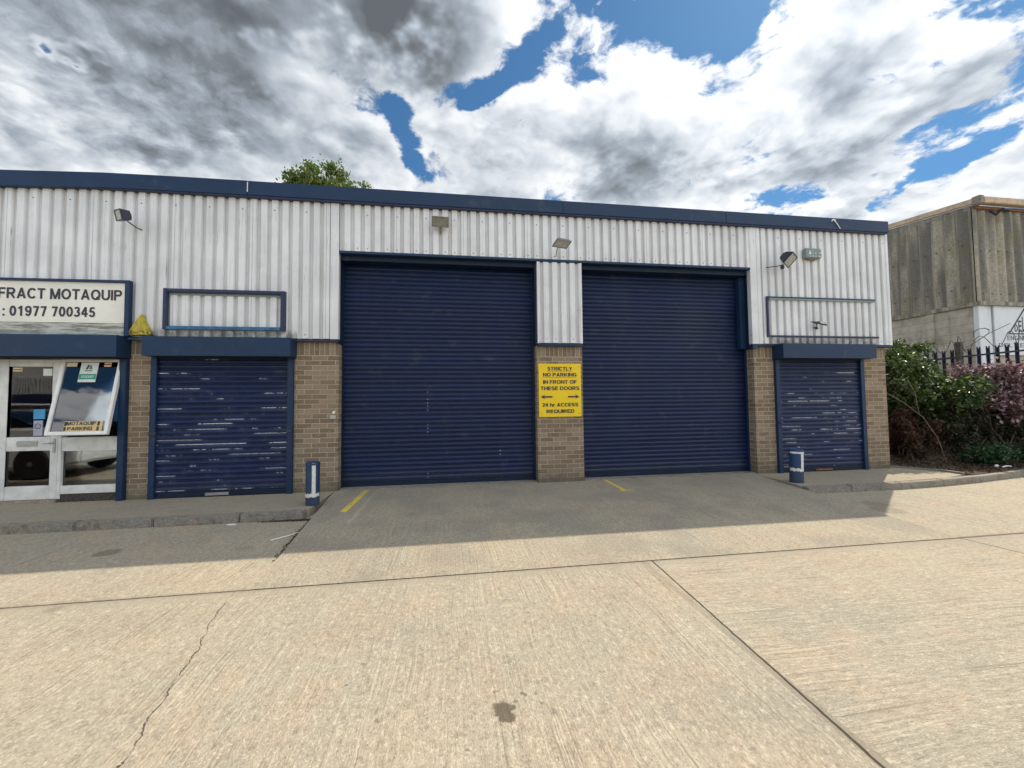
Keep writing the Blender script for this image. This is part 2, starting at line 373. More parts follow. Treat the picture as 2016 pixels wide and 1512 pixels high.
def glass(name, tint=(.85, .9, .92)):
    m, t, b = material(name)
    out = m.node_tree.nodes['Material Output']
    tr = t.n.new('ShaderNodeBsdfTransparent'); tr.inputs[0].default_value = (*tint, 1)
    gl = t.n.new('ShaderNodeBsdfGlossy'); gl.inputs['Roughness'].default_value = .02
    fr = t.n.new('ShaderNodeFresnel'); fr.inputs[0].default_value = 1.55
    f = t.m('MULTIPLY', fr.outputs[0], 2.6, clamp=True)
    nrm = t.bump(t.noise(t.pos(), 2.0, 2), .04, .02)
    t.set(gl.inputs['Normal'], nrm)
    mx = t.n.new('ShaderNodeMixShader'); t.set(mx.inputs[0], f); t.l.new(tr.outputs[0], mx.inputs[1]); t.l.new(gl.outputs[0], mx.inputs[2])
    t.l.new(mx.outputs[0], out.inputs[0])
glass('window_glass')
m_, t_, b_ = material('car_glass'); b_.inputs['Base Color'].default_value = (.01, .012, .015, 1); b_.inputs['Roughness'].default_value = .05

def leafmat(name, cols, rough=.42, trans=.35, tt=(1.3, 1.5, .7)):
    m, t, b = material(name)
    out = m.node_tree.nodes['Material Output']
    r = t.island()
    cr = t.n.new('ShaderNodeValToRGB'); t.l.new(r, cr.inputs[0])
    el = cr.color_ramp.elements
    while len(el) < len(cols): el.new(.5)
    for i, c in enumerate(cols):
        el[i].position = i/(len(cols)-1) if len(cols) > 1 else 0; el[i].color = (*c, 1)
    base = t.mix(t.m('MULTIPLY', t.noise(t.pos(), 1.4, 3), .5), cr.outputs[0], t.vm('SCALE', cr.outputs[0], sc=.6))
    t.set(b.inputs['Base Color'], base); b.inputs['Roughness'].default_value = rough
    tl = t.n.new('ShaderNodeBsdfTranslucent'); t.set(tl.inputs[0], t.vm('MULTIPLY', base, tt))
    mx = t.n.new('ShaderNodeMixShader'); mx.inputs[0].default_value = trans
    t.l.new(b.outputs[0], mx.inputs[1]); t.l.new(tl.outputs[0], mx.inputs[2]); t.l.new(mx.outputs[0], out.inputs[0])
leafmat('leaf_bramble', [(.022, .042, .016), (.035, .07, .022), (.06, .10, .03), (.07, .11, .03), (.20, .24, .08)], .40, .25)
leafmat('leaf_purple', [(.05, .06, .03), (.18, .09, .10), (.40, .25, .31), (.16, .12, .07), (.74, .58, .66)], .25, .35, (1.15, 1.0, 1.1))  # palest pink paints the sun glints into the leaf colour
leafmat('leaf_brown', [(.035, .014, .010), (.07, .028, .016), (.10, .05, .025), (.025, .02, .014)], .7, .2)
leafmat('leaf_shade', [(.014, .020, .010), (.03, .035, .016), (.055, .045, .025), (.05, .06, .022)], .6, .15)  # low bracken leaves, with the shade beneath the bushes put into their colours
leafmat('leaf_low', [(.02, .055, .025), (.03, .08, .03), (.05, .11, .04)], .4, .2)
leafmat('leaf_tree', [(.05, .085, .02), (.08, .13, .03), (.13, .18, .035), (.17, .15, .04)])
leafmat('leaf_litter', [(.10, .045, .02), (.06, .035, .02), (.16, .09, .045)], .8, .1)
m_, t_, b_ = material('soil')
p_ = t_.pos(); c_ = t_.mix(t_.mr(t_.noise(p_, 5, 6, .7), .35, .65), (.05, .035, .022), (.13, .095, .06))
c_ = t_.mix(t_.m('MULTIPLY', t_.mr(t_.noise(p_, 12, 4), .5, .6), .5), c_, (.06, .08, .03))
t_.set(b_.inputs['Base Color'], c_); b_.inputs['Roughness'].default_value = .95
t_.set(b_.inputs['Normal'], t_.bump(t_.noise(p_, 40, 5, .7), 1, .02))

# ------------------------------------------------------------------ mesh helpers
def tag(o, label=None, cat=None, group=None, kind=None):
    if label: o['label'] = label
    if cat: o['category'] = cat
    if group: o['group'] = group
    if kind: o['kind'] = kind
    return o
def origin_of(o):
    v = Vector((0, 0, 0))
    while o is not None: v += o.location; o = o.parent
    return v
class MB:
    def __init__(s): s.b = bmesh.new()
    def box(s, x0, x1, y0, y1, z0, z1, bev=0):
        vs = [s.b.verts.new(c) for c in ((x0, y0, z0), (x1, y0, z0), (x1, y1, z0), (x0, y1, z0), (x0, y0, z1), (x1, y0, z1), (x1, y1, z1), (x0, y1, z1))]
        fs = [s.b.faces.new([vs[i] for i in q]) for q in ((3, 2, 1, 0), (4, 5, 6, 7), (0, 1, 5, 4), (1, 2, 6, 5), (2, 3, 7, 6), (3, 0, 4, 7))]
        if bev:
            es = list({e for f in fs for e in f.edges})
            bmesh.ops.bevel(s.b, geom=es, offset=bev, segments=2, affect='EDGES')
        return s
    def quad(s, *p):
        s.b.faces.new([s.b.verts.new(c) for c in p]); return s
    def prism(s, pts, a, b, axis='y'):
        def P(u, v, w): return {'y': (u, w, v), 'x': (w, u, v), 'z': (u, v, w)}[axis]
        A = [s.b.verts.new(P(u, v, a)) for u, v in pts]; B = [s.b.verts.new(P(u, v, b)) for u, v in pts]
        s.b.faces.new(A); s.b.faces.new(B[::-1])
        n = len(pts)
        for i in range(n): s.b.faces.new((A[(i+1) % n], A[i], B[i], B[(i+1) % n]))
        return s
    def lathe(s, prof, cx=0, cy=0, seg=32, ang=(0, 2*math.pi)):
        full = abs(ang[1]-ang[0]-2*math.pi) < 1e-6; n = seg if full else seg+1; rings = []
        for r, z in prof:
            rings.append([s.b.verts.new((cx+r*math.cos(ang[0]+(ang[1]-ang[0])*i/seg), cy+r*math.sin(ang[0]+(ang[1]-ang[0])*i/seg), z)) for i in range(n)])
        for a, b in zip(rings, rings[1:]):
            for i in range(seg):
                j = (i+1) % n
                try: s.b.faces.new((a[i], a[j], b[j], b[i]))
                except ValueError: pass
        if full:
            for ring in (rings[0], rings[-1]):
                try: s.b.faces.new(ring)
                except ValueError: pass
        return s
    def tube(s, pts, r, seg=6, r2=None):
        pts = [Vector(p) for p in pts]; rings = []
        for i, p in enumerate(pts):
            d = (pts[min(i+1, len(pts)-1)]-pts[max(i-1, 0)]).normalized()
            u = d.cross(Vector((0, 0, 1)) if abs(d.z) < .95 else Vector((1, 0, 0))).normalized(); v = d.cross(u)
            rr = r if r2 is None else r+(r2-r)*i/(len(pts)-1)
            rings.append([s.b.verts.new(p+(u*math.cos(2*math.pi*k/seg)+v*math.sin(2*math.pi*k/seg))*rr) for k in range(seg)])
        for a, b in zip(rings, rings[1:]):
            for k in range(seg): s.b.faces.new((a[k], a[(k+1) % seg], b[(k+1) % seg], b[k]))
        s.b.faces.new(rings[0]); s.b.faces.new(rings[-1]); return s
    def xf(s, M): bmesh.ops.transform(s.b, matrix=M, verts=s.b.verts); return s
    def build(s, name, mat, parent=None, local=False, smooth=False, loc=None, label=None):
        me = bpy.data.meshes.new(name)
        bmesh.ops.recalc_face_normals(s.b, faces=s.b.faces)
        o = bpy.data.objects.new(name, me)
        if parent is not None:
            o.parent = parent
            if not local: bmesh.ops.translate(s.b, verts=s.b.verts, vec=-origin_of(parent))
        elif loc is not None:
            o.location = loc
            if not local: bmesh.ops.translate(s.b, verts=s.b.verts, vec=-Vector(loc))
        s.b.to_mesh(me); s.b.free()
        me.materials.append(MATS[mat])
        if smooth:
            for p in me.polygons: p.use_smooth = True
            try: me.set_sharp_from_angle(angle=R(35))
            except Exception: pass
        COL.objects.link(o)
        if label: o['label'] = label
        return o
def empty(name, loc, rot=(0, 0, 0)):
    o = bpy.data.objects.new(name, None); o.location = loc; o.rotation_euler = rot; o.empty_display_size = .2
    COL.objects.link(o); return o
def arc(cx, cy, rx, ry, a0, a1, n=14): return [(cx+rx*math.cos(R(a0+(a1-a0)*k/n)), cy+ry*math.sin(R(a0+(a1-a0)*k/n))) for k in range(n+1)]
TK = .155; IN = TK/2; TP = 1-IN
_P = [(IN, TP), (.42, TP)]+arc(.42, .70, .215, .2225, 90, -90)+[(IN, .4775)]
GL = {
 'A': (.80, [[(.09, 0), (.40, 1.02)], [(.71, 0), (.40, 1.02)], [(.2, .29), (.6, .29)]]),
 'C': (.78, [arc(.42, .5, .34, .4225, 42, 318, 22)]), 'D': (.77, [[(IN, 0), (IN, 1)], [(IN, TP), (.34, TP)]+arc(.34, .5, .345, .4225, 90, -90)+[(IN, IN)]]),
 'E': (.66, [[(IN, 0), (IN, 1)], [(IN, TP), (.66, TP)], [(IN, .52), (.61, .52)], [(IN, IN), (.66, IN)]]),
 'F': (.62, [[(IN, 0), (IN, 1)], [(IN, TP), (.62, TP)], [(IN, .50), (.56, .50)]]),
 'G': (.82, [arc(.43, .5, .35, .4225, 42, 325, 22), [(.44, .43), (.80, .43)], [(.73, .43), (.73, .12)]]),
 'H': (.74, [[(IN, 0), (IN, 1)], [(.74-IN, 0), (.74-IN, 1)], [(IN, .53), (.74-IN, .53)]]), 'I': (.16, [[(IN, 0), (IN, 1)]]),
 'K': (.76, [[(IN, 0), (IN, 1)], [(.66, 1.02), (.14, .34)], [(.30, .56), (.67, -.02)]]), 'L': (.62, [[(IN, 0), (IN, 1)], [(IN, IN), (.62, IN)]]),
 'M': (.88, [[(IN, 0), (IN, 1)], [(.88-IN, 0), (.88-IN, 1)], [(.10, 1.02), (.44, .02)], [(.78, 1.02), (.44, .02)]]),
 'N': (.76, [[(IN, 0), (IN, 1)], [(.76-IN, 0), (.76-IN, 1)], [(.08, 1.02), (.68, -.02)]]),
 'O': (.86, [arc(.43, .5, .35, .4225, 0, 360, 28)]), 'Q': (.86, [arc(.43, .5, .35, .4225, 0, 360, 28), [(.52, .28), (.80, .0)]]),
 'P': (.71, [[(IN, 0), (IN, 1)], _P]), 'R': (.76, [[(IN, 0), (IN, 1)], _P, [(.36, .47), (.67, -.02)]]),
 'S': (.70, [arc(.35, .73, .265, .1925, 25, 270, 16)+arc(.35, .29, .275, .2125, 90, -160, 16)[1:]]),
 'T': (.68, [[(0, TP), (.68, TP)], [(.34, 0), (.34, 1)]]), 'U': (.76, [[(IN, 1), (IN, .36)]+arc(.38, .36, .3025, .2825, 180, 360)+[(.76-IN, 1)]]),
 'Y': (.76, [[(.08, 1.02), (.38, .42)], [(.68, 1.02), (.38, .42)], [(.38, 0), (.38, .45)]]),
 'h': (.60, [[(IN, 0), (IN, 1)], [(IN, .40)]+arc(.30, .44, .2175, .215, 170, 0)+[(.5175, 0)]]), 'r': (.38, [[(IN, 0), (IN, .73)], arc(.34, .40, .24, .255, 175, 85, 8)]),
 '0': (.60, [arc(.30, .5, .2225, .4225, 0, 360, 24)]), '1': (.60, [[(.36, 0), (.36, 1)], [(.38, .96), (.10, .72)]]),
 '2': (.60, [arc(.30, .70, .2125, .2225, 165, -25)+[(.12, .10)], [(.04, IN), (.58, IN)]]), '3': (.60, [arc(.28, .735, .20, .1875, 155, -90), arc(.28, .29, .2275, .2125, 90, -155)]),
 '4': (.62, [[(.40, 1.0), (.06, .33)], [(.02, .30), (.61, .30)], [(.42, 0), (.42, 1)]]), '5': (.60, [[(.16, TP), (.54, TP)], [(.17, TP), (.12, .47)], arc(.29, .315, .23, .24, 132, -155)]),
 '7': (.60, [[(.03, TP), (.58, TP)], [(.50, .96), (.24, 0)]]), '9': (.60, [arc(.30, .68, .2225, .2425, 0, 360, 20), arc(.29, .52, .2325, .4425, 15, -140, 14)]),
 ':': (.18, [[(.09, 0), (.09, .17)], [(.09, .55), (.09, .72)]]), ' ': (.22, [])}
def text_mesh(body, width, height, depth=.003, parent=None, mat='black_text', loc=(0, 0, 0), name='lettering', align='LEFT', M=None, tk=None, grow=0):
    """bold sans lettering built stroke by stroke, standing in the XZ plane facing -Y"""
    tk = tk or .185; cx = 0; m = MB(); k = 0; adv = []
    for ch in body:
        adv.append(cx); cx += GL[ch][0]+.13
    W_ = cx-.13; sx = width/W_
    if M is None: M = Matrix.Translation(loc)
    for ci, (ch, x0) in enumerate(zip(body, adv)):
        gz = 1+grow*ci
        for st in GL[ch][1]:
            k += 1; dd = depth+.00012*(k % 5); n = len(st); closed = n > 3 and abs(st[0][0]-st[-1][0])+abs(st[0][1]-st[-1][1]) < 1e-6
            L_, R_ = [], []
            for i in range(n):
                a = st[i-1] if i else (st[-2] if closed else st[0]); c = st[i+1] if i < n-1 else (st[1] if closed else st[-1]); q = st[i]
                d1 = Vector((q[0]-a[0], q[1]-a[1])); d2 = Vector((c[0]-q[0], c[1]-q[1]))
                d1 = d1.normalized() if d1.length > 1e-6 else d2.normalized(); d2 = d2.normalized() if d2.length > 1e-6 else d1
                n1 = Vector((-d1.y, d1.x)); n2 = Vector((-d2.y, d2.x)); nn = (n1+n2).normalized(); w_ = tk/2/max(.5, nn.dot(n1))
                L_.append(Vector(q)+nn*w_); R_.append(Vector(q)-nn*w_)
            def P3(v, y): return M @ Vector(((v.x+x0)*sx, y, max(0, min(1, v.y))*height*gz))
            F_ = [[m.b.verts.new(P3(v, -dd)) for v in Q_] for Q_ in (L_, R_)]; K_ = [[m.b.verts.new(P3(v, 0)) for v in Q_] for Q_ in (L_, R_)]
            for i in range(n-1):
                m.b.faces.new((F_[0][i], F_[0][i+1], F_[1][i+1], F_[1][i])); m.b.faces.new((F_[0][i+1], F_[0][i], K_[0][i], K_[0][i+1])); m.b.faces.new((F_[1][i], F_[1][i+1], K_[1][i+1], K_[1][i]))
            if not closed:
                for i in (0, n-1): m.b.faces.new((F_[0][i], F_[1][i], K_[1][i], K_[0][i]))
    if align == 'CENTER': bmesh.ops.translate(m.b, verts=m.b.verts, vec=(-width/2, 0, 0))
    return m.build(name, mat, parent)

# ------------------------------------------------------------------ ground
CELL = MB()
def hroad(x, y): return -.10
m = MB(); m.box(-70, 70, -70, 40, -.6, -.10); tag(m.build('road', 'road'), 'worn brushed concrete yard with joints, cracks and oil stains', 'road', kind='structure')
# apron: falls from door level to the yard
def apron_edge_l(y): return -1.82+.24*(-y/3.1)
def apron_edge_r(y): return 5.38-.22*(-y/3.1)
m = MB(); N = 16
rows = []
for i in range(N+1):
    y = .40-(3.51)*i/N; yy = min(y, 0); z = max(-.0965, -.0965*(-yy/3.10))
    rows.append((y, z))
tv = []
for y, z in rows:
    yy = min(y, 0)
    tv.append([m.b.verts.new((apron_edge_l(yy)+(apron_edge_r(yy)-apron_edge_l(yy))*k/24, y, z)) for k in range(25)])
for a, b in zip(tv, tv[1:]):
    for k in range(24): m.b.faces.new((a[k], b[k], b[k+1], a[k+1]))
for side in (0, 24):
    lo = [m.b.verts.new((r[side].co.x, r[side].co.y, -.12)) for r in tv]
    for i in range(N): m.b.faces.new((tv[i][side], tv[i+1][side], lo[i+1], lo[i]))
tag(m.build('apron', 'apron'), 'concrete ramp in front of the two big doors', 'ramp', kind='structure')
# pavements
m = MB()
m.prism([(-14, -1.03), (-1.84, -1.03), (-1.83, -.6), (-1.815, .4), (-14, .4)], -.12, .0, 'z')
tag(m.build('pavement', 'pavement'), 'grey concrete pavement left of the ramp', 'pavement', kind='structure')
m = MB()
m.prism([(5.385, .4), (5.36, -.6), (5.33, -1.03), (7.0, -1.04), (8.2, -.94), (8.72, -.80), (8.74, -.46), (8.33, .13), (8.33, .4)], -.12, .0, 'z')
tag(m.build('pavement', 'pavement'), 'sunlit concrete pavement right of the ramp', 'pavement', kind='structure')
# kerbs
m = MB(); xs = [-14, -11.6, -10.7, -9.8, -8.9, -8.0, -7.1, -6.2, -5.29, -4.38, -3.56, -2.61, -1.86]
for a, b in zip(xs, xs[1:]):
    dz = random.uniform(-.006, .004)
    m.box(a+.006, b-.006, -1.155+random.uniform(-.004, .004), -1.034, -.14, dz, .012)
tag(m.build('kerb', 'kerb'), 'kerb stones left of the ramp', 'kerb', kind='structure')
m = MB(); pts = [(5.34, -1.155), (6.1, -1.16), (7.0, -1.165), (7.9, -1.10), (8.8, -.98), (9.7, -.82), (10.6, -.66), (11.5, -.5), (12.4, -.36), (13.3, -.24), (15.5, 0)]
for (xa, ya), (xb, yb) in zip(pts, pts[1:]):
    d = Vector((xb-xa, yb-ya, 0)).normalized(); n = Vector((-d.y, d.x, 0))*.122; a = Vector((xa, ya, 0))+d*.005; b = Vector((xb, yb, 0))-d*.005
    m.prism([tuple(a.xy), tuple(b.xy), tuple((b+n).xy), tuple((a+n).xy)], -.14, random.uniform(-.004, .004), 'z')
bmesh.ops.bevel(m.b, geom=[e for e in m.b.edges if abs(e.verts[0].co.z-e.verts[1].co.z) < .001 and e.verts[0].co.z > -.05], offset=.012, segments=2, affect='EDGES')
tag(m.build('kerb', 'kerb'), 'curved kerb stones right of the ramp', 'kerb', kind='structure')
# thin back edging of the right pavement
m = MB(); pts = [(8.33, .14), (8.77, -.46), (8.80, -.76)]
for (xa, ya), (xb, yb) in zip(pts, pts[1:]):
    m.prism([(xa, ya), (xb, yb), (xb+.05, yb+.01), (xa+.05, ya+.01)], -.1, .03, 'z')
tag(m.build('pavement_edging', 'kerb'), 'thin edging strip between pavement and soil', 'edging', kind='structure')
# soil bank
m = MB()
def bank(x, y):
    s = min(1, max(0, (y+.2)/3.2)); s = s*s*(3-2*s)
    return .005+1.05*s+.35*min(1, max(0, (y-3)/4))+.05*math.sin(x*3.1+y*2)*math.sin(y*2.3)*min(1, max(0, y+.3))
def bank_front(x):
    q = [(8.36, .14), (8.82, -.46), (8.86, -.84), (9.7, -.69), (10.6, -.53), (11.5, -.37), (12.4, -.23), (13.3, -.11), (15.5, .13), (34, 1)]
    for (a, ya), (b, yb) in zip(q, q[1:]):
        if a <= x <= b: return ya+(yb-ya)*(x-a)/(b-a)
    return 1
gx = [8.36, 8.5, 8.6, 8.7, 8.82, 8.86]+[8.86+.3*i for i in range(1, 30)]+[20, 24, 28, 34]
gv = [[m.b.verts.new((x, bank_front(x)+(12-bank_front(x))*(j/40)**1.6, 0)) for j in range(41)] for x in gx]
for col_ in gv:
    for v in col_: v.co.z = bank(v.co.x, v.co.y)+random.uniform(-.012, .012)
for a, b in zip(gv, gv[1:]):
    for j in range(40): m.b.faces.new((a[j], b[j], b[j+1], a[j+1]))
for a, b in zip(gv, gv[1:]):
    va, vb = a[0], b[0]; la = m.b.verts.new((va.co.x, va.co.y, -.1)); lb = m.b.verts.new((vb.co.x, vb.co.y, -.1)); m.b.faces.new((va, la, lb, vb))
tag(m.build('soil_bank', 'soil', smooth=True), 'dark earth bank rising behind the right kerb', 'bank', kind='structure')

# ------------------------------------------------------------------ main building
B = empty('industrial_unit', (3.3, 0, 0))
tag(B, 'long white ribbed metal industrial unit on brick piers with navy fascia and four roller shutters', 'building')
def ribbed(x0, x1, z0, z1, name='cladding', label=None, wob=0):
    """trapezoidal sheet: crest y -.088, valley y -.052"""
    m = MB(); P = .152; pr = [(0, -.088), (.084, -.088), (.098, -.052), (.138, -.052)]
    xs = []
    k0 = math.floor(x0/P)-1
    for k in range(k0, math.ceil(x1/P)+1):
        for dx, y in pr: xs.append((k*P+dx, y))
    def at(x):
        for (a, ya), (b, yb) in zip(xs, xs[1:]):
            if a <= x <= b: return ya+(yb-ya)*(x-a)/(b-a)
    pts = [(x0, at(x0))]+[q for q in xs if x0+.002 < q[0] < x1-.002]+[(x1, at(x1))]
    lo = [m.b.verts.new((x, y, z0+random.uniform(0, wob))) for x, y in pts]; hi = [m.b.verts.new((x, y, z1)) for x, y in pts]
    for i in range(len(pts)-1): m.b.faces.new((lo[i], lo[i+1], hi[i+1], hi[i]))
    # back sheet gives the wall its thickness
    m.box(x0, x1, -.044, -.004, z0+.004, z1)
    return m.build(name, 'cladding_white', B, label=label)
ZT = 4.515
ribbed(-13, -1.875, 2.356, ZT, label='wide ribbed cladding over the office and left pier')
ribbed(-1.74, 5.375, 3.748, ZT, label='ribbed cladding band over the two big doors')
ribbed(1.435, 2.15, 2.33, 3.70, label='narrow ribbed panel between the two big doors')
ribbed(5.585, 8.285, 2.356, ZT, label='ribbed cladding above the small right shutter')
def trim(name, mat, *bx, label=None, bev=.003):
    m = MB()
    for q in bx: m.box(*q, bev)
    return m.build(name, mat, B, label=label)
trim('corner_flashing', 'cladding_white', (-1.877, -1.752, -.094, -.0, 2.35, ZT))
trim('corner_flashing', 'cladding_white', (5.372, 5.587, -.094, -.0, 2.35, ZT))
trim('corner_flashing', 'cladding_white', (8.283, 8.345, -.096, .25, 2.35, ZT))
trim('corner_flashing', 'cladding_white', (1.405, 1.437, -.094, -.0, 2.323, 3.702)); trim('corner_flashing', 'cladding_white', (2.148, 2.182, -.094, -.0, 2.323, 3.702))
# drips
trim('drip_flashing', 'navy_purple', (-4.32, -1.775, -.075, .0, 2.312, 2.349), label='dark drip under the left cladding')
trim('drip_flashing', 'blue_worn', (-4.72, -4.322, -.075, .0, 2.312, 2.349))
trim('drip_flashing', 'navy_purple', (-13, -4.722, -.075, .0, 2.312, 2.349))
trim('drip_flashing', 'navy_trim', (-1.75, 5.372, -.10, -.0, 3.706, 3.746), label='navy drip over the two big doors')
trim('drip_flashing', 'navy_trim', (1.41, 2.185, -.085, .0, 2.278, 2.321))
trim('drip_flashing', 'navy_trim', (5.375, 8.355, -.085, .0, 2.312, 2.349))
# fascia polyline, with joints
fx = [(-13, 4.64), (-6.24, 4.665), (-4.97, 4.718), (-4.1, 4.728), (-3.055, 4.733)]
m = MB()
for (a, za), (b, zb) in zip(fx, fx[1:]):
    m.prism([(a, za-.217), (b, zb-.217), (b, zb), (a, za)], -.165, .05, 'y')
bmesh.ops.remove_doubles(m.b, verts=m.b.verts, dist=.0005)
m.build('fascia', 'navy_trim', B, label='left length of navy metal fascia')
for a, b in ((-3.049, 1.85), (1.853, 4.87), (4.873, 8.30)):
    trim('fascia', 'navy_trim', (a, b, -.165 if a < 0 else -.164, .05, 4.516, 4.733), bev=.005)
m = MB(); m.box(-13, 8.28, -.15, -.0, 4.494, 4.514); m.build('fascia_underside', 'navy_purple', B)
m = MB(); m.box(-3.057, -3.045, -.168, -.16, 4.56, 4.71); m.build('fascia_joint_strip', 'sign_cream', B)
# small torn white tie on the fascia, right
m = MB(); m.tube([(7.07, -.175, 4.70), (7.14, -.178, 4.63), (7.22, -.172, 4.53)], .008); m.tube([(7.07, -.175, 4.70), (7.03, -.18, 4.655)], .009); m.tube([(7.07, -.175, 4.70), (7.12, -.18, 4.68)], .009)
tag(m.build('plastic_strip', 'litter_white', None, loc=(7.1, -.17, 4.6)), 'torn white plastic strip caught on the right end of the navy fascia', 'plastic strip')
# roof and rear body
m = MB(); m.prism([(.05, 4.53), (.05, 4.70), (9, 5.2), (18, 4.70), (18, 4.53)], -13, 8.27, 'x'); m.build('roof', 'roof_sheet', B)
m = MB(); m.box(8.12, 8.27, .26, 18, 0, 2.33); m.build('side_wall', 'brick', B)
m = MB(); m.box(8.17, 8.33, .252, 18, 2.34, 4.525); m.build('side_cladding', 'cladding_white', B)
m = MB(); m.box(-13, 8.11, 17.8, 18, 0, 4.52); m.build('rear_wall', 'far_wall', B)
m = MB(); m.box(-13, 8.11, .3, 17.7, -.095, -.002); m.build('floor_slab', 'interior_floor', B)
# brick piers
def pier(x0, x1, y1=.24, z1=2.335, label=None):
    m = MB(); m.box(x0, x1, 0, y1, -.1, z1); return m.build('brick_pier', 'brick', B, label=label)
pier(-4.665, -2.40+.0, label='brick wall behind the left small shutter') if False else None
pier(-4.67, -4.37, label='slim brick pier between office front and small left shutter')
pier(-2.47, -1.768, label='brick pier beside the left bollard')
pier(1.40, 2.195, z1=2.30, label='middle brick pier behind the yellow sign')
pier(5.452, 5.86, label='brick pier left of the right small shutter')
pier(7.69, 8.27, label='brick pier at the right end of the unit')
# head beam behind small shutter tops
trim('lintel', 'navy_dark', (-4.372, -2.468, .02, .22, 2.08, 2.33)); trim('lintel', 'navy_dark', (5.862, 7.688, .02, .22, 2.08, 2.33))
# navy reveals of the big openings
trim('door_reveal', 'navy_dark', (-1.775, -1.753, -.088, .22, 2.29, 3.704), label='left navy reveal of the big opening')
m = MB(); m.prism([(5.376, -.088), (5.442, .21), (5.475, .21), (5.475, -.088)], 2.27, 3.704, 'z'); m.build('door_reveal', 'navy_trim', B, label='right navy reveal of the big opening')
trim('jamb_cover', 'navy_trim', (5.285, 5.41, .10, .20, 2.285, 3.62))
trim('door_reveal', 'navy_dark', (1.372, 1.44, -.03, .20, 2.303, 3.70))
trim('door_reveal', 'navy_dark', (2.145, 2.20, -.03, .20, 2.303, 3.70))
trim('door_head', 'navy_dark', (-1.752, 5.37, -.0, .19, 3.625, 3.704), label='navy head over the big doors')
# slatted curtains
def curtain(x0, x1, z0, z1, y, mat, p=.075, depth=.013, label=None, parent=None, name='shutter_curtain'):
    m = MB(); z = z0; prof = []
    sh = [(0, .35), (.07, .35), (.08, -.45), (.11, -.72), (.15, -.70), (.21, -.18), (.26, -.12), (.28, -.50), (.40, -.92), (.55, -1.05), (.72, -.92), (.88, -.55), (.955, -.25), (.96, .35)]
    while z < z1:
        for f, d in sh:
            if z+f*p <= z1: prof.append((y+d*depth, z+f*p))
        z += p
    A = [m.b.verts.new((x0, a, b)) for a, b in prof]; Bv = [m.b.verts.new((x1, a, b)) for a, b in prof]
    for i in range(len(prof)-1): m.b.faces.new((A[i], Bv[i], Bv[i+1], A[i+1]))
    m.box(x0, x1, y+.006, y+.02, z0, z1)
    return m.build(name, mat, parent, smooth=False, label=label)
def shutter(x0, x1, z1, y, mat, gmat, label, guides, zb=.0):
    s = curtain(x0, x1, zb+.085, z1, y, mat, label=label, parent=B, name='roller_shutter')
    m = MB(); m.box(x0+.004, x1-.004, y-.014, y+.012, zb+.012, zb+.084, .004); m.build('bottom_rail', 'navy_dark', s)
    m = MB(); m.box(x0+.01, x1-.01, y-.009, y+.008, zb-.02, zb+.012); m.build('rubber_seal', 'dark_gap', s)
    for (a, b, ya, yb, zt) in guides:
        m = MB(); m.box(a, b, ya, yb, zb, zt, .003); m.build('guide_rail', gmat, s)
    return s
s1 = shutter(-1.762, 1.385, 3.64, .225, 'navy_shutter', 'navy_dark', 'big left navy roller shutter', [(-1.79, -1.745, .17, .215, 3.66), (1.355, 1.40, .17, .205, 3.66)])
s2 = shutter(2.20, 5.45, 3.64, .225, 'navy_shutter', 'navy_trim', 'big right navy roller shutter', [(2.195, 2.235, .17, .205, 3.66), (5.42, 5.452, .17, .205, 3.66)])
for z in (1.52, 1.40, 1.34, 1.29, 1.22, .98, .92, .86, .18, .12):
    m = MB(); m.box(-.42, -.408, .2075, .212, z, z+.014); m.build('rivet', 'steel', s1)
for z in (.52, .46):
    m = MB(); m.box(.78, .80, .2075, .212, z, z+.014); m.build('rivet', 'steel', s1)
s3 = shutter(-4.285, -2.495, 2.07, -.005, 'navy_shutter_chipped', 'navy_trim', 'small left roller shutter with peeling paint', [(-4.365, -4.283, -.055, -.0, 2.07), (-2.497, -2.415, -.055, -.0, 2.07)])
s4 = shutter(5.935, 7.655, 2.07, -.005, 'navy_shutter_chipped', 'navy_trim', 'small right roller shutter with peeling paint', [(5.852, 5.937, -.055, -.0, 2.07), (7.653, 7.735, -.055, -.0, 2.07)])
def shutter_box(x0, x1, z0, z1, par, yb=-.0):
    m = MB(); m.prism([(yb, z0), (-.265, z0), (-.265, z1-.012), (-.25, z1), (yb, z1)], x0, x1, 'x')
    o = m.build('shutter_box', 'navy_trim', par)
    m = MB(); m.box(x0+.03, x1-.03, -.03, -.012, z0-.02, z0-.001); m.build('slot', 'dark_gap', o)
    return o
shutter_box(-4.345, -2.385, 2.062, 2.343, s3); shutter_box(5.83, 7.765, 2.078, 2.343, s4)
m = MB(); m.box(-3.62, -3.30, -.035, -.0195, .02, .062, .003); m.build('handle', 'steel', s3)
m = MB(); m.box(6.62, 6.98, -.035, -.0195, .02, .05, .003); m.build('handle', 'rust', s4)
for a_, b_ in ((-4.36, -4.26), (-2.50, -2.42)):
    m = MB(); m.box(a_, b_, -.075, -.056, .93, .965, .004); m.build('lock', 'lamp_black', s3)
for a_, b_ in ((5.88, 5.96), (7.63, 7.69)):
    m = MB(); m.box(a_, b_, -.08, -.056, .90, .935, .004); m.build('lock', 'lamp_black', s4)
for q, par in (((-4.37, -2.41), s3), ((5.85, 7.74), s4)):
    m = MB(); m.box(q[0]+.09, q[1]-.09, .04, .05, 0, 2.08); m.build('dark_backing', 'dark_gap', par)
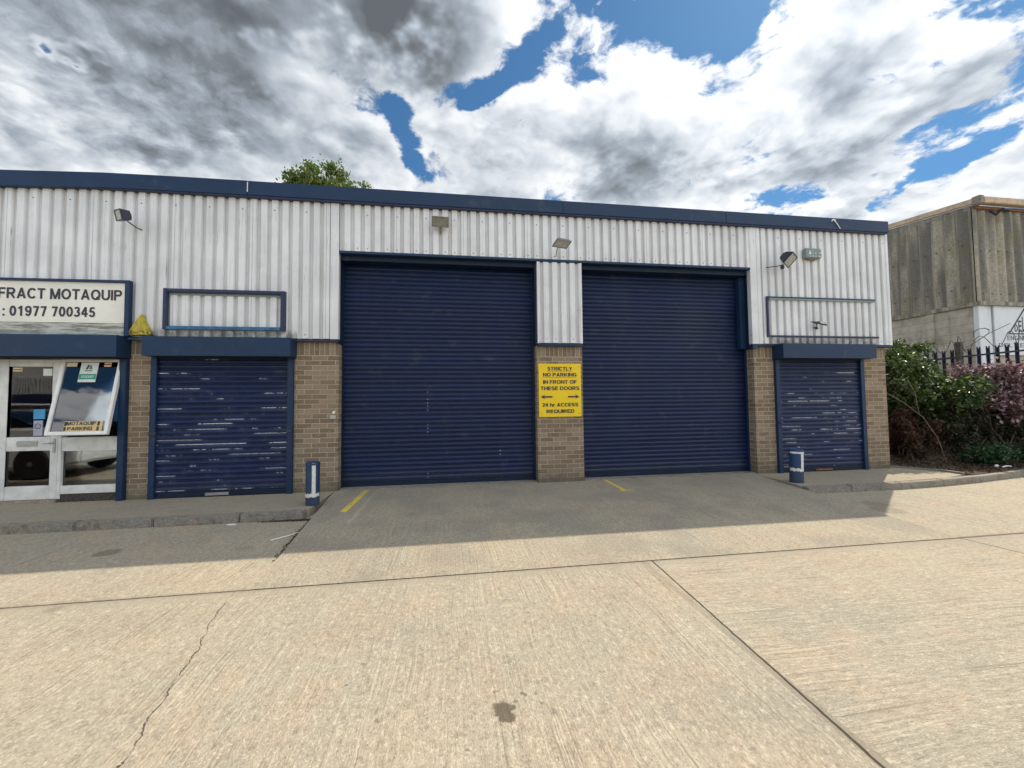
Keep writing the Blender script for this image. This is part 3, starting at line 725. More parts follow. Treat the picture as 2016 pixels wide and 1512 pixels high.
# office shutter box above the glazed front
m = MB(); m.prism([(.0, 2.045), (-.27, 2.045), (-.27, 2.335), (-.255, 2.352), (.0, 2.352)], -13, -4.655, 'x'); ob = m.build('shutter_box', 'navy_trim', B, label='shutter box over the glazed office front')
m = MB(); m.box(-13, -4.70, -.22, -.05, 2.025, 2.043); m.build('slot', 'dark_gap', ob)
m = MB(); m.box(-4.762, -4.672, -.065, .0, 0.005, 2.043, .004); m.build('guide_rail', 'navy_trim', ob)
m = MB(); m.box(-4.75, -4.69, .002, .12, 0, 2.05); m.build('jamb', 'navy_dark', B)
# office glazed front (frame pieces butt end to end)
W = MB()
D = [(-6.34, -6.215, .03, .10, .04, 2.035)]
door = MB()
door.box(-6.215, -6.205+.0, .035, .095, .05, 2.03)
door.box(-5.665, -5.570, .03, .09, .05, 2.03, .003); door.box(-6.325, -6.205, .03, .09, .05, 2.03, .003)
door.box(-6.203, -5.667, .032, .088, 1.93, 2.03, .003); door.box(-6.203, -5.667, .032, .088, .735, .93, .003); door.box(-6.203, -5.667, .032, .088, .05, .24, .003)
do = door.build('entrance_door', 'white_paint', B, label='white painted glazed office door')
m = MB(); m.box(-6.205, -5.665, .056, .062, .93, 1.93); m.build('upper_pane', 'window_glass', do)
m = MB(); m.box(-6.205, -5.665, .056, .062, .24, .735); m.build('lower_pane', 'window_glass', do)
m = MB(); m.box(-6.07, -5.82, .018, .031, .80, .875, .004); lb = m.build('letterbox', 'steel', do)
m = MB(); m.box(-6.04, -5.85, .012, .0175, .82, .855, .003); m.build('flap', 'lens_grey', lb)
m = MB(); m.box(-5.63, -5.595, .018, .029, .70, .90, .004); m.tube([(-5.612, .02, .84), (-5.612, -.02, .84), (-5.70, -.025, .835)], .008); m.build('handle', 'steel', do)
fr = MB()
fr.box(-5.563, -5.52, .02, .11, .05, 2.04, .003); fr.box(-5.517, -4.765, .022, .108, 1.985, 2.04, .003)
fr.box(-5.517, -4.765, .022, .108, .72, .915, .003); fr.box(-4.80, -4.765, .024, .106, .917, 1.983); fr.box(-5.517, -4.765, .022, .108, .115, .228, .003)
fr.box(-4.80, -4.765, .024, .106, .23, .718)
wf = fr.build('window_frame', 'white_paint', B, label='white frame of the office window')
m = MB(); m.box(-5.52, -4.80, .06, .066, .228, .72); m.build('lower_pane', 'window_glass', wf)
m = MB(); m.box(-5.563, -4.765, .03, .12, -.0, .112); m.build('rotten_sill', 'rot_wood', wf)
# open top hung sash
SA = -math.atan2(.23, 1.08)
sm = MB(); wS, hS = .755, 1.10
sm.box(0, .045, -.05, 0, -hS, 0, .004); sm.box(wS-.045, wS, -.05, 0, -hS, 0, .004); sm.box(.046, wS-.046, -.049, -.001, -.045, 0, .004); sm.box(.046, wS-.046, -.049, -.001, -hS, -hS+.05, .004)
MS = Matrix.Translation((-5.505, .02, 2.03)) @ Matrix.Rotation(SA, 4, 'X')
sm.xf(MS); so = sm.build('open_sash', 'white_pvc', B, label='top hung window sash pushed open')
m = MB(); m.box(.045, wS-.045, -.028, -.022, -hS+.05, -.045); m.xf(MS); m.build('sash_pane', 'window_glass', so)
for q1, q2 in ((.02, -5.50), (wS-.02, -4.785)):
    m = MB(); m.tube([MS @ Vector((q1, .0, -hS*.55)), (q2, .05, 1.45)], .007); m.build('window_stay', 'steel', so)
# office interior (real room behind the glass)
m = MB()
m.box(-9.0, -4.40, 3.4, 3.5, 0, 2.6); m.box(-9.1, -9.0, .2, 3.5, 0, 2.6); m.box(-4.45, -4.40, .26, 3.4, 0, 2.6); m.box(-9.0, -4.45, .3, 3.4, 2.5, 2.6)
m.build('office_interior', 'interior_wall', B)
m = MB(); m.box(-5.6, -4.6, 2.2, 2.9, 0, 1.05, .01); m.box(-5.65, -4.55, 2.15, 2.95, 1.05, 1.09, .006)
tag(m.build('office_counter', 'interior_blue', None, loc=(-5.1, 2.5, 0)), 'blue counter standing inside the dim office behind the open sash', 'counter')
m = MB(); m.box(-5.45, -4.95, .80, .84, 1.1, 1.75, .004)
tag(m.build('display_panel', 'interior_blue', None, loc=(-5.2, .8, 1.1)), 'deep blue display panel hanging behind the open window sash', 'display panel')
# wall left of the door (beyond the frame)
m = MB(); m.box(-13, -6.345, .0, .25, -.1, 2.33); m.build('brick_wall', 'brick', B)
m = MB(); m.box(-6.343, -6.327, .01, .12, 0, 2.04); m.build('door_frame', 'white_paint', B)
m = MB(); m.box(-6.34, -5.565, .0, .14, .0, .045); m.build('door_step', 'pavement', B)
# threshold strips under big doors
for a_, b_ in ((-1.76, 1.395), (2.2, 5.447)):
    m = MB(); m.box(a_, b_, .02, .30, -.004, .012, .002); m.build('threshold', 'kerb', B)
# screws on the cladding, each a part
_sc = None
def screw(x, z):
    global _sc
    k = math.floor(x/.152)*.152+.042
    if _sc is None:
        m = MB(); m.lathe([(.0, 0), (.009, .0), (.009, .004), (.004, .007), (0.0005, .007)], 0, 0, 8)
        m.xf(Matrix.Rotation(R(90), 4, 'X')); _sc = m.build('screw', 'screw', B, local=True); o = _sc
    else:
        o = _sc.copy(); COL.objects.link(o)
    o.location = Vector((k, -.088, z))-B.location
for i in range(-42, 56):
    x = i*.152+.05
    if i % 3 == 1: continue
    if x < 5.3 and x > -1.7 and i % 3: screw(x, 3.795)
    if x < 8.3 and i % 3 == 0: screw(x, 4.33)
    if x < 5.3 and x > -1.7 and i % 3 == 0: screw(x, 3.795)
    if (x < -2.0 and x > -4.2 and i % 2) or x > 7.9: screw(x, 2.415)
for x in (1.52, 1.82, 2.12): screw(x, 2.395)
# flashing stain dots etc. are in the material

# ------------------------------------------------------------------ things fixed to the front
# office name board
S = empty('sign_board', (-5.4, -.1, 2.42)); tag(S, 'white name board with navy frame and black lettering above the office door', 'sign')
m = MB(); m.box(-8.2, -4.655, -.13, -.10, 2.54, 3.12); m.build('board', 'sign_cream', S)
m = MB(); m.box(-8.2, -4.655, -.125, -.10, 2.36, 2.538); m.build('lower_strip', 'moss_board', S, label='grey mossy strip under the lettering')
m = MB(); m.prism([(-8.25, 3.105), (-4.654, 3.122), (-4.654, 3.158), (-8.25, 3.135)], -.16, -.09, 'y'); m.box(-4.652, -4.592, -.16, -.09, 2.353, 3.16, .003); m.build('frame', 'navy_trim', S)
text_mesh('FRACT MOTAQUIP', 1.51, .150, parent=S, loc=(-6.215, -.132, 2.868))
text_mesh(': 01977 700345', 1.12, .142, parent=S, loc=(-6.155, -.132, 2.622))
# yellow triangular cover
m = MB(); fr_ = [(-4.625, 2.376), (-4.312, 2.380), (-4.452, 2.660)]; bk_ = [(-4.645, 2.36), (-4.295, 2.36), (-4.456, 2.69)]
A_ = [m.b.verts.new((a, -.15, b)) for a, b in fr_]; B_ = [m.b.verts.new((a, -.09, b)) for a, b in bk_]
m.b.faces.new(A_); m.b.faces.new(B_[::-1])
for k_ in range(3): m.b.faces.new((A_[k_], B_[k_], B_[(k_+1) % 3], A_[(k_+1) % 3]))
tag(m.build('alarm_cover', 'yellow_old', None, loc=(-4.48, -.14, 2.37)), 'grimy yellow triangular cover on the cladding between name board and empty sign frame', 'alarm cover')
# empty sign frames
F = empty('sign_surround', (-3.4, -.1, 2.5)); tag(F, 'empty navy sign frame with four sides above the left small shutter', 'sign frame')
m = MB(); m.box(-4.118, -2.573, -.15, -.09, 3.014, 3.062, .003); m.build('top_rail', 'navy_purple', F)
m = MB(); m.box(-4.118, -2.573, -.152, -.09, 2.462, 2.512, .003); m.build('bottom_rail', 'blue_worn', F, label='bottom rail with bright blue worn paint')
m = MB(); m.box(-4.165, -4.12, -.151, -.09, 2.460, 3.064, .002); m.build('side_rail', 'navy_purple', F)
m = MB(); m.box(-2.571, -2.51, -.151, -.09, 2.460, 3.064, .002); m.build('side_rail', 'navy_purple', F)
m = MB(); m.box(-4.11, -2.58, -.098, -.0895, 2.98, 3.012); m.build('backing_strip', 'bell_green', F)
F2 = empty('sign_surround', (6.9, -.1, 2.5)); tag(F2, 'three sided navy sign frame missing its right side above the right small shutter', 'sign frame')
m = MB(); m.box(5.70, 7.98, -.12, -.09, 3.196, 3.220, .002); m.build('top_rail', 'navy_trim', F2)
m = MB(); m.box(5.72, 7.96, -.12, -.0895, 3.165, 3.193); m.build('backing_strip', 'bell_green', F2)
m = MB(); m.box(5.70, 8.02, -.12, -.09, 2.476, 2.506, .002); m.build('bottom_rail', 'navy_purple', F2)
m = MB(); m.box(5.665, 5.698, -.122, -.09, 2.474, 3.222, .002); m.build('side_rail', 'navy_purple', F2)
# yellow no parking sign
Y = empty('warning_sign', (1.80, -.02, 1.09)); tag(Y, 'bright yellow no parking sign with black text on the middle brick pier', 'sign')
m = MB(); m.box(1.425, 2.16, -.018, -.003, 1.09, 1.985, .002); m.build('panel', 'yellow_sign', Y)
cxs = 1.792
rowsT = [('STRICTLY', .43, .062, 1.87), ('NO PARKING', .58, .062, 1.768), ('IN FRONT OF', .58, .062, 1.645), ('THESE DOORS', .67, .062, 1.538), ('24 hr ACCESS', .62, .060, 1.262), ('REQUIRED', .48, .060, 1.152)]
for tx, w, h, z in rowsT: text_mesh(tx, w, h, .0015, Y, loc=(cxs, -.0195, z), align='CENTER', tk=.235)
for a_, b_ in ((.215, 1.856), (.29, 1.752)):
    m = MB(); m.box(cxs-a_, cxs+a_, -.0215, -.019, b_, b_+.004); m.build('underline', 'black_text', Y)
for s in (-1, 1):
    a = cxs+s*.335
    m = MB(); m.prism([(a, 1.425), (a-s*.075, 1.465), (a-s*.055, 1.438), (a-s*.20, 1.438), (a-s*.20, 1.412), (a-s*.055, 1.412), (a-s*.075, 1.385)][::s], -.0215, -.019, 'y'); m.build('arrow', 'black_text', Y)
for x_ in (1.47, 2.115):
    for z_ in (1.14, 1.935):
        m = MB(); m.box(x_-.006, x_+.006, -.022, -.018, z_-.006, z_+.006, .002); m.build('fixing_screw', 'lamp_brown', Y)

# bell box
K = empty('alarm_box', (6.690, -.1, 4.0)); tag(K, 'grey green alarm sounder box with pale round holes, right of the black floodlight', 'alarm box')
m = MB(); m.prism([(6.525, 4.02), (6.850, 4.02), (6.860, 4.05), (6.855, 4.20), (6.525, 4.20), (6.520, 4.05)], -.17, -.09, 'y')
bmesh.ops.bevel(m.b, geom=m.b.edges[:], offset=.008, segments=2, affect='EDGES'); m.build('housing', 'bell_green', K)
m = MB()
for x_, z_, r_ in ((6.670, 4.155, .006), (6.705, 4.19, .005), (6.825, 4.18, .010), (6.670, 4.11, .008), (6.730, 4.11, .011), (6.825, 4.115, .014), (6.615, 4.05, .008), (6.670, 4.05, .009), (6.730, 4.05, .011), (6.815, 4.05, .016), (6.770, 4.185, .005)):
    mm = MB(); mm.lathe([(.0005, 0), (r_, 0), (r_, .004), (.0005, .004)], 0, 0, 12)
    me_ = bpy.data.meshes.new('t'); mm.xf(Matrix.Translation((x_, -.171, z_)) @ Matrix.Rotation(R(90), 4, 'X')); mm.b.to_mesh(me_); mm.b.free(); m.b.from_mesh(me_); bpy.data.meshes.remove(me_)
m.build('sound_hole', 'bell_light', K)
m = MB(); m.prism([(6.585, 4.085), (6.640, 4.085), (6.635, 4.10), (6.625, 4.14), (6.612, 4.155), (6.600, 4.14), (6.590, 4.10)], -.1745, -.1715, 'y'); m.build('bell_symbol', 'bell_light', K)
m = MB(); m.prism([(6.560, 4.02), (6.820, 4.02), (6.770, 3.995), (6.630, 3.995)], -.15, -.09, 'y'); m.build('base', 'lamp_brown', K)

K.location += Vector((-.06, 0, -.07))
# floodlights: built pointing along -Y in local space
def flood(name, loc, rot, w, h, d, hm, label, arm=None, lensm='lens_grey', back=.8, trap=0.0):
    o = empty(name, loc, rot); tag(o, label, 'floodlight', 'floodlights on the cladding')
    m = MB()
    # body: front rectangle w x h narrowing to the back
    fv = [(-w/2, 0, -h/2), (w/2, 0, -h/2), (w/2, 0, h/2), (-w/2, 0, h/2)]
    bv = [(-w/2*back, d, -h/2*back), (w/2*back, d, -h/2*back), (w/2*back, d, h/2*back), (-w/2*back, d, h/2*back)]
    A = [m.b.verts.new(v) for v in fv]; C = [m.b.verts.new(v) for v in bv]
    m.b.faces.new(C); 
    for i in range(4): m.b.faces.new((A[i], A[(i+1) % 4], C[(i+1) % 4], C[i]))
    m.b.faces.new(A[::-1])
    bmesh.ops.bevel(m.b, geom=m.b.edges[:], offset=.006, segments=2, affect='EDGES')
    for k in range(5): m.box(-w*.22+k*w*.11-.004, -w*.22+k*w*.11+.004, d*.8, d*1.15, -h*.2, h*.2)
    m.build('housing', hm, o, local=True)
    m = MB(); t_ = .014
    m.box(-w/2, w/2, -.014, -.001, h/2-t_, h/2); m.box(-w/2, w/2, -.014, -.001, -h/2, -h/2+t_); m.box(-w/2, -w/2+t_, -.014, -.001, -h/2+t_, h/2-t_); m.box(w/2-t_, w/2, -.014, -.001, -h/2+t_, h/2-t_)
    m.build('bezel', hm, o, local=True)
    m = MB(); m.box(-w/2+t_, w/2-t_, -.007, -.002, -h/2+t_, h/2-t_); m.build('lens', lensm, o, local=True)
    if arm:
        inv = o.matrix_basis.inverted()
        inv = (Matrix.Translation(loc) @ Euler(rot).to_matrix().to_4x4()).inverted()
        m = MB(); m.tube([inv @ Vector(q) for q in arm], .008, 6); m.build('bracket', hm, o, local=True)
    return o
flood('floodlight', (-4.62, -.34, 4.03), (R(14), R(8), R(-38)), .215, .15, .105, 'lamp_black', 'black floodlight aimed down and left on the cladding above the office', [(-4.57, -.26, 3.98), (-4.52, -.16, 3.93), (-4.50, -.085, 3.93)], back=.82)
flood('floodlight', (-.185, -.21, 4.235), (R(12), 0, R(3)), .27, .16, .07, 'lamp_brown', 'rusty brown rectangular floodlight above the big left shutter', [(-.185, -.16, 4.17), (-.185, -.15, 4.11), (-.185, -.085, 4.09)], lensm='lamp_brown')
flood('floodlight', (1.755, -.40, 3.90), (R(70), 0, R(16)), .27, .18, .045, 'lamp_grey', 'pale grey slim floodlight above the panel between the big doors', [(1.73, -.28, 3.92), (1.72, -.2, 3.85), (1.74, -.085, 3.80)])
flood('floodlight', (5.93, -.38, 3.81), (R(42), R(6), R(34)), .30, .22, .13, 'lamp_black', 'black floodlight with side arm left of the alarm box', [(5.90, -.27, 3.76), (5.83, -.2, 3.75), (5.70, -.09, 3.76)], back=.6)
# sensor under it
m = MB(); m.lathe([(.001, -.035), (.026, -.028), (.035, 0), (.028, .025), (.001, .03)], 5.87, -.27, 16); m.xf(Matrix.Translation((0, 0, 3.71)))
tag(m.build('motion_sensor', 'lamp_black', None, loc=(5.87, -.27, 3.71), smooth=True), 'round black motion sensor just under the floodlight beside the alarm box', 'motion sensor')
E5 = empty('security_lamp', (6.80, -.1, 2.74)); tag(E5, 'small black twin headed security lamp inside the three sided sign frame', 'lamp')
m = MB(); m.prism([(6.66, 2.80), (6.79, 2.80), (6.80, 2.755), (6.74, 2.77)], -.19, -.15, 'y'); m.build('lamp_head', 'lamp_black', E5)
m = MB(); m.box(6.79, 6.93, -.22, -.20, 2.72, 2.80, .006); m.xf(Matrix.Translation((6.86, -.21, 2.76)) @ Matrix.Rotation(R(-35), 4, 'X') @ Matrix.Rotation(R(14), 4, 'Y') @ Matrix.Translation((-6.86, .21, -2.76))); h_ = m.build('lamp_head', 'lamp_black', E5)
m = MB(); m.box(6.805, 6.915, -.226, -.2205, 2.735, 2.785); m.xf(Matrix.Translation((6.86, -.21, 2.76)) @ Matrix.Rotation(R(-35), 4, 'X') @ Matrix.Rotation(R(14), 4, 'Y') @ Matrix.Translation((-6.86, .21, -2.76))); m.build('lens', 'lens_grey', h_)
m = MB(); m.tube([(6.79, -.17, 2.78), (6.79, -.15, 2.70), (6.79, -.085, 2.70)], .011); m.lathe([(.001, 2.655), (.022, 2.66), (.027, 2.68), (.018, 2.70), (.001, 2.705)], 6.79, -.15, 12); m.build('bracket', 'lamp_black', E5)
E5.location += Vector((-.15, 0, -.04))
# small switch box + bell push on the left pier
Q = empty('push_button_box', (-1.84, -.02, 1.15)); tag(Q, 'small grey switch plate with round white button on the pier by the big left shutter', 'switch')
m = MB(); m.box(-1.885, -1.80, -.03, -.002, 1.115, 1.175, .004); m.build('plate', 'lens_grey', Q)
m = MB(); m.lathe([(.001, 0), (.024, 0), (.02, .02), (.001, .024)], 0, 0, 14); m.xf(Matrix.Translation((-1.835, -.002, 1.215)) @ Matrix.Rotation(R(90), 4, 'X')); m.build('button', 'white_paint', Q)
# posters on the glass
def on_sash(x0, x1, z0, z1, y=-.030, th=.002):
    m = MB(); m.box(x0, x1, y-th, y, z0, z1); m.xf(MS); return m
P1 = on_sash(.24, .46, -.345, -.055).build('poster', 'poster_white', None, loc=tuple(MS @ Vector((.35, -.03, -.3)))); tag(P1, 'white and green stockist poster stuck at the top of the open window sash', 'poster')
on_sash(.245, .455, -.305, -.225, -.0325).build('green_band', 'poster_green', P1)
def sash_text(tx, x, z, w, h, mat, par):
    return text_mesh(tx, w, h, .001, par, mat, M=MS @ Matrix.Translation((x, -.0345, z)))
sash_text('STOCKIST', .275, -.285, .155, .036, 'poster_white', P1)
sash_text('MOTAQUIP', .305, -.185, .09, .014, 'black_text', P1)
m = MB(); m.prism([(.31, -.155), (.335, -.155), (.352, -.10), (.335, -.085), (.325, -.10)], -.0345, -.0325, 'y'); m.xf(MS); m.build('dark_chevron', 'black_text', P1)
m = MB(); m.prism([(.35, -.155), (.395, -.155), (.375, -.10), (.36, -.09)], -.0345, -.0325, 'y'); m.xf(MS); m.build('green_chevron', 'poster_green', P1)
P2 = on_sash(.20, .67, -1.045, -.905).build('paper_sign', 'parking_buff', None, loc=tuple(MS @ Vector((.4, -.03, -1)))); tag(P2, 'buff paper parking sign with black capitals low in the open window sash', 'sign')
P3 = on_sash(.17, .64, -1.05+.0, -1.047)
P3.b.free()
sash_text('MOTAQUIP', .235, -.962, .35, .05, 'black_text', P2); sash_text('PARKING', .255, -1.035, .30, .05, 'black_text', P2)
for i, (a, b) in enumerate(((.205, .232), (.605, .632))):
    on_sash(a, b, -.97, -.912, -.0325).build('end_bar', 'black_text', P2); on_sash(a, b, -1.04, -.985, -.0325).build('end_bar', 'black_text', P2)
P4 = on_sash(.06, .19, -.115, -.055).build('sticker', 'paper_cream', None, loc=tuple(MS @ Vector((.12, -.03, -.08)))); tag(P4, 'cream sticker in the top left corner of the open window sash', 'sticker')
P5 = on_sash(.53, .62, -.115, -.055).build('sticker', 'paper_cream', None, loc=tuple(MS @ Vector((.57, -.03, -.08)))); tag(P5, 'white and red sticker in the top right corner of the open window sash', 'sticker')
on_sash(.53, .62, -.095, -.075, -.0325).build('red_band', 'red_text', P5)
m = MB(); m.box(-5.90, -5.76, .049, .055, 1.18, 1.32); tag(m.build('sticker', 'sticker_blue', None, loc=(-5.83, .05, 1.2)), 'blue sticker on the upper door pane above a pale notice', 'sticker')
m = MB(); m.box(-5.895, -5.785, .049, .055, .945, 1.16); n_ = m.build('notice', 'paper_lilac', None, loc=(-5.84, .05, .95)); tag(n_, 'pale lilac notice at the bottom of the upper door pane', 'notice')
m = MB(); m.tube([(-5.84+.035*math.cos(a*.5), .047, 1.08+.035*math.sin(a*.5)) for a in range(13)], .004, 5); m.build('ring_symbol', 'black_text', n_)
m = MB(); m.box(-6.17, -6.06, .049, .055, 1.86, 1.915); o_ = m.build('sticker', 'paper_cream', None, loc=(-6.1, .05, 1.86)); tag(o_, 'small red and cream sticker at the top left of the upper door pane', 'sticker')
m = MB(); m.box(-6.165, -6.065, .046, .0485, 1.878, 1.893); m.build('red_band', 'red_text', o_)
m = MB(); m.box(-5.80, -5.69, .049, .055, 1.80, 1.90); tag(m.build('sticker', 'poster_white', None, loc=(-5.75, .05, 1.8)), 'pale greenish sticker at the top right of the upper door pane', 'sticker')

# ------------------------------------------------------------------ bollards
def bollard(loc, r, h, label, stripe):
    o = empty('bollard', loc); tag(o, label, 'bollard', 'blue bollards at the ends of the ramp')
    m = MB(); m.lathe([(r*1.0, 0), (r, h*.93), (r*.98, h*.94)], 0, 0, 36); m.build('post', 'bollard_blue', o, local=True, smooth=True)
    m = MB(); m.lathe([(r*1.06, h*.93), (r*1.06, h*.965), (r*.96, h*.99), (r*.80, h*1.0), (r*.74, h*.985), (.001, h*.98)], 0, 0, 36); m.build('cap', 'bollard_blue', o, local=True, smooth=True)
    for (a0, a1, z0, z1, jag) in stripe:
        m = MB(); n = 20; rr = r+.003
        lo, hi = [], []
        for i in range(n+1):
            a = a0+(a1-a0)*i/n
            j1 = random.uniform(-1, 1)*jag; j2 = random.uniform(-1, 1)*jag
            lo.append(m.b.verts.new((rr*math.cos(a), rr*math.sin(a), z0+j1))); hi.append(m.b.verts.new((rr*math.cos(a), rr*math.sin(a), z1+j2)))
        for i in range(n): m.b.faces.new((lo[i], lo[i+1], hi[i+1], hi[i]))
        m.build('white_tape', 'tape_white', o, local=True, smooth=True)
    return o
# angles: -90 deg faces the yard
b1 = bollard((-1.875, -.80, 0), .087, .575, 'blue bollard with one broad white upright stripe left of the ramp', [(R(-80), R(-50), .155, .56, .003), (R(-165), R(-10), .115, .165, .012)])
b2 = bollard((5.50, -.78, 0), .098, .535, 'blue bollard with two white bands in front of the right small shutter', [(R(-95), R(-62), .20, .50, .002), (R(-190), R(-40), .465, .51, .002), (R(-190), R(-60), .185, .235, .01)])
b2.rotation_euler = (0, R(1.5), 0)

# ------------------------------------------------------------------ neighbour building on the right
NX, NY, NS_, NT_ = 19.0, 5.30, 4.76, 8.38     # corner x, y, foot and head of the sheeting
NB = empty('neighbour_warehouse', (25, 12, 1.2)); tag(NB, 'old warehouse of stained grey corrugated sheets over pale concrete panels on the right', 'building')
def corr(x0, y0, x1, y1, z0f, z1f, name):
    """big-six corrugated sheeting between two plan points"""
    m = MB(); L = math.hypot(x1-x0, y1-y0); ux, uy = (x1-x0)/L, (y1-y0)/L; nx, ny = uy, -ux
    n = int(L/.035); A, C = [], []
    for i in range(n+1):
        s = L*i/n; d = .05*math.sin(2*math.pi*s/.40)
        X, Y_ = x0+ux*s+nx*d, y0+uy*s+ny*d
        A.append(m.b.verts.new((X, Y_, z0f(s)))); C.append(m.b.verts.new((X, Y_, z1f(s))))
    for i in range(n): m.b.faces.new((A[i], A[i+1], C[i+1], C[i]))
    return m.build(name, 'asbestos_sheet', NB, smooth=True)
corr(NX, 29, NX, NY, lambda s: NS_, lambda s: NT_+.105*(23.7-s), 'side_sheeting')
corr(NX, NY, 40, NY, lambda s: NS_, lambda s: NT_-.02, 'front_sheeting')
m = MB(); m.box(NX+.08, 40, NY+.13, 29, 1.0, 8.2); m.build('core_wall', 'precast_panel', NB)
m = MB(); m.box(NX, NX+.075, NY+.08, 29, 1.0, NS_+.03); m.build('side_panels', 'precast_panel', NB)
for y_ in (6.62, 11.2, 15.8):
    m = MB(); m.box(NX-.07, NX+.12, y_, y_+.28, 1.0, NS_+.02, .01); m.build('panel_post', 'precast_panel', NB)
m = MB(); m.box(NX-.02, NX+.34, NY-.03, NY+.12, 1.0, NS_-.04, .006); m.build('corner_column', 'board_white', NB)
m = MB(); m.box(NX+.345, NX+.62, NY+.02, NY+.12, 1.0, NS_-.04); m.build('pale_panel', 'board_white', NB)
m = MB(); m.box(NX+.63, 40, NY+.04, NY+.12, 1.0, NS_-.04); m.build('front_panels', 'precast_panel', NB)
m = MB(); m.box(NX-.10, NX, NY-.12, 29, NS_-.10, NS_+.04); m.build('sheet_sill', 'asbestos_sheet', NB)
m = MB(); m.box(NX+.001, 40, NY-.12, NY-.04, NS_-.10, NS_+.04); m.build('sheet_sill', 'asbestos_sheet', NB)
m = MB(); m.prism([(NY-.16, NT_+.02), (NY-.16, NT_+.20), (29, NT_+.20+.105*23.9), (29, NT_+.02+.105*23.9)], NX-.15, NX-.01, 'x')
m.build('verge_trim', 'roof_edge', NB)
m = MB(); m.box(NX+.04, 40, NY-.34, NY-.12, NT_-.03, NT_+.21, .02); m.build('gutter', 'roof_edge', NB)
m = MB(); m.box(NX-.17, NX+.035, NY-.36, NY-.09, NT_-.08, NT_+.25, .03); m.build('gutter_end', 'kerb', NB)
m = MB(); m.box(NX+.03, 40, NY-.11, NY-.055, NT_-.14, NT_-.04); m.build('rusty_gutter_board', 'rust', NB)
m = MB(); m.prism([(NY, NT_+.04), (29, NT_+2.5), (29, NT_+2.3), (NY, NT_-.15)], NX+.02, 40, 'x'); m.build('roof', 'roof_sheet', NB)
m = MB(); m.tube([(NX+.66, NY-.1, NT_-.2), (NX+.66, NY-.26, NT_-.42), (NX+.66, NY-.36, NT_-.32)], .04); m.box(NX+.56, NX+.90, NY-.55, NY-.34, NT_-.36, NT_-.28, .012)
tag(m.build('bulkhead_lamp', 'lamp_black', None, loc=(NX+.66, NY-.2, NT_-.3)), 'dark bulkhead lamp under the eaves of the old warehouse', 'lamp')
random.seed(3)
for i in range(8):
    x = NX+.2+i*.40
    for z in (5.1, 6.7):
        m = MB(); m.box(x-.017, x+.017, NY-.075, NY-.045, z-.017, z+.017); m.build('bolt', 'lamp_black', NB)
for i in range(7):
    y = NY+.3+i*.40
    for z in (5.4, 7.0):
        m = MB(); m.box(NX-.075, NX-.045, y-.017, y+.017, z-.017, z+.017); m.build('bolt', 'lamp_black', NB)
# its name board
NS = empty('company_board', (21.6, NY, 2.9)); tag(NS, 'white company board with black triangle emblem on the old warehouse', 'sign')
m = MB(); m.box(NX+.66, 23.6, NY-.03, NY+.035, 2.85, NS_-.06); m.build('board', 'board_white', NS)
m = MB()
A3 = [(20.24, 3.62), (21.78, 3.62), (21.04, 4.60)]
c3 = (21.02, 3.95)
In = [(c3[0]+(p[0]-c3[0])*.87, c3[1]+(p[1]-c3[1])*.87) for p in A3]
for i in range(3):
    j = (i+1) % 3; m.prism([A3[i], A3[j], In[j], In[i]], NY-.04, NY-.032, 'y')
m.build('triangle_emblem', 'black_text', NS)
for ch, x_, h_ in (('D', 20.56, .27), ('E', 20.74, .42), ('L', 20.92, .56)): text_mesh(ch, .14, h_, .003, NS, loc=(x_, NY-.033, 3.72))
text_mesh('ENGINE', .86, .17, .003, NS, loc=(20.20, NY-.033, 3.40), tk=.12)
text_mesh('DELT E', 1.15, .15, .003, NS, loc=(19.80, NY-.033, 3.14), tk=.12)

# ------------------------------------------------------------------ palisade fence and razor wire
FA = Vector((11.6, 4.9, 0)); FB = Vector((16.6, -3.0, 0)); FD = (FB-FA).normalized(); FL = (FB-FA).length; FN = Vector((-FD.y, FD.x, 0))
PF = empty('palisade_fence', tuple(Vector((13.4, 2.0, 1.0)))); tag(PF, 'dark steel palisade fence on the bank in front of the old warehouse', 'fence')
def fz(s): return 2.62+.065*(s-3.3)
def fbase(p): return bank(p.x, p.y) if p.y > -1 else 0
s = .15; k = 0
while s < FL:
    p = FA+FD*s; zt = fz(s)+random.uniform(-.02, .02); w = .036
    if not (3.10 < s < 3.34):
        m = MB(); a = p-FD*w; b = p+FD*w; n = FN*.012
        zb = max(.2, fbase(p)-.1)
        # W shaped pale with split pointed top
        pro = [a, a+FD*w*.5-n, p-n*0+n*.6, b-FD*w*.5-n, b]
        tops = [zt-.02, zt, zt-.07, zt, zt-.02]
        lo = [m.b.verts.new((q.x, q.y, zb)) for q in pro]; hi = [m.b.verts.new((q.x, q.y, z)) for q, z in zip(pro, tops)]
        lo2 = [m.b.verts.new((q.x+FN.x*.004, q.y+FN.y*.004, zb)) for q in pro]; hi2 = [m.b.verts.new((q.x+FN.x*.004, q.y+FN.y*.004, z)) for q, z in zip(pro, tops)]
        for i in range(4): m.b.faces.new((lo[i], lo[i+1], hi[i+1], hi[i])); m.b.faces.new((lo2[i+1], lo2[i], hi2[i], hi2[i+1]))
        m.build('pale', 'fence_steel', PF)
    s += .155; k += 1
for dz in (-.24, -1.5):
    m = MB(); a = FA-FN*.02; b = FB-FN*.02
    za, zb = fz(0)+dz, fz(FL)+dz
    m.prism([(0, 0), (1, 0), (1, 1), (0, 1)], 0, 1, 'z')
    for v in m.b.verts:
        q = a.lerp(b, v.co.x)+FN*(-.03*v.co.y); v.co = Vector((q.x, q.y, za+(zb-za)*v.co.x+.045*v.co.z))
    m.build('rail', 'fence_steel', PF)
pp = FA+FD*3.22
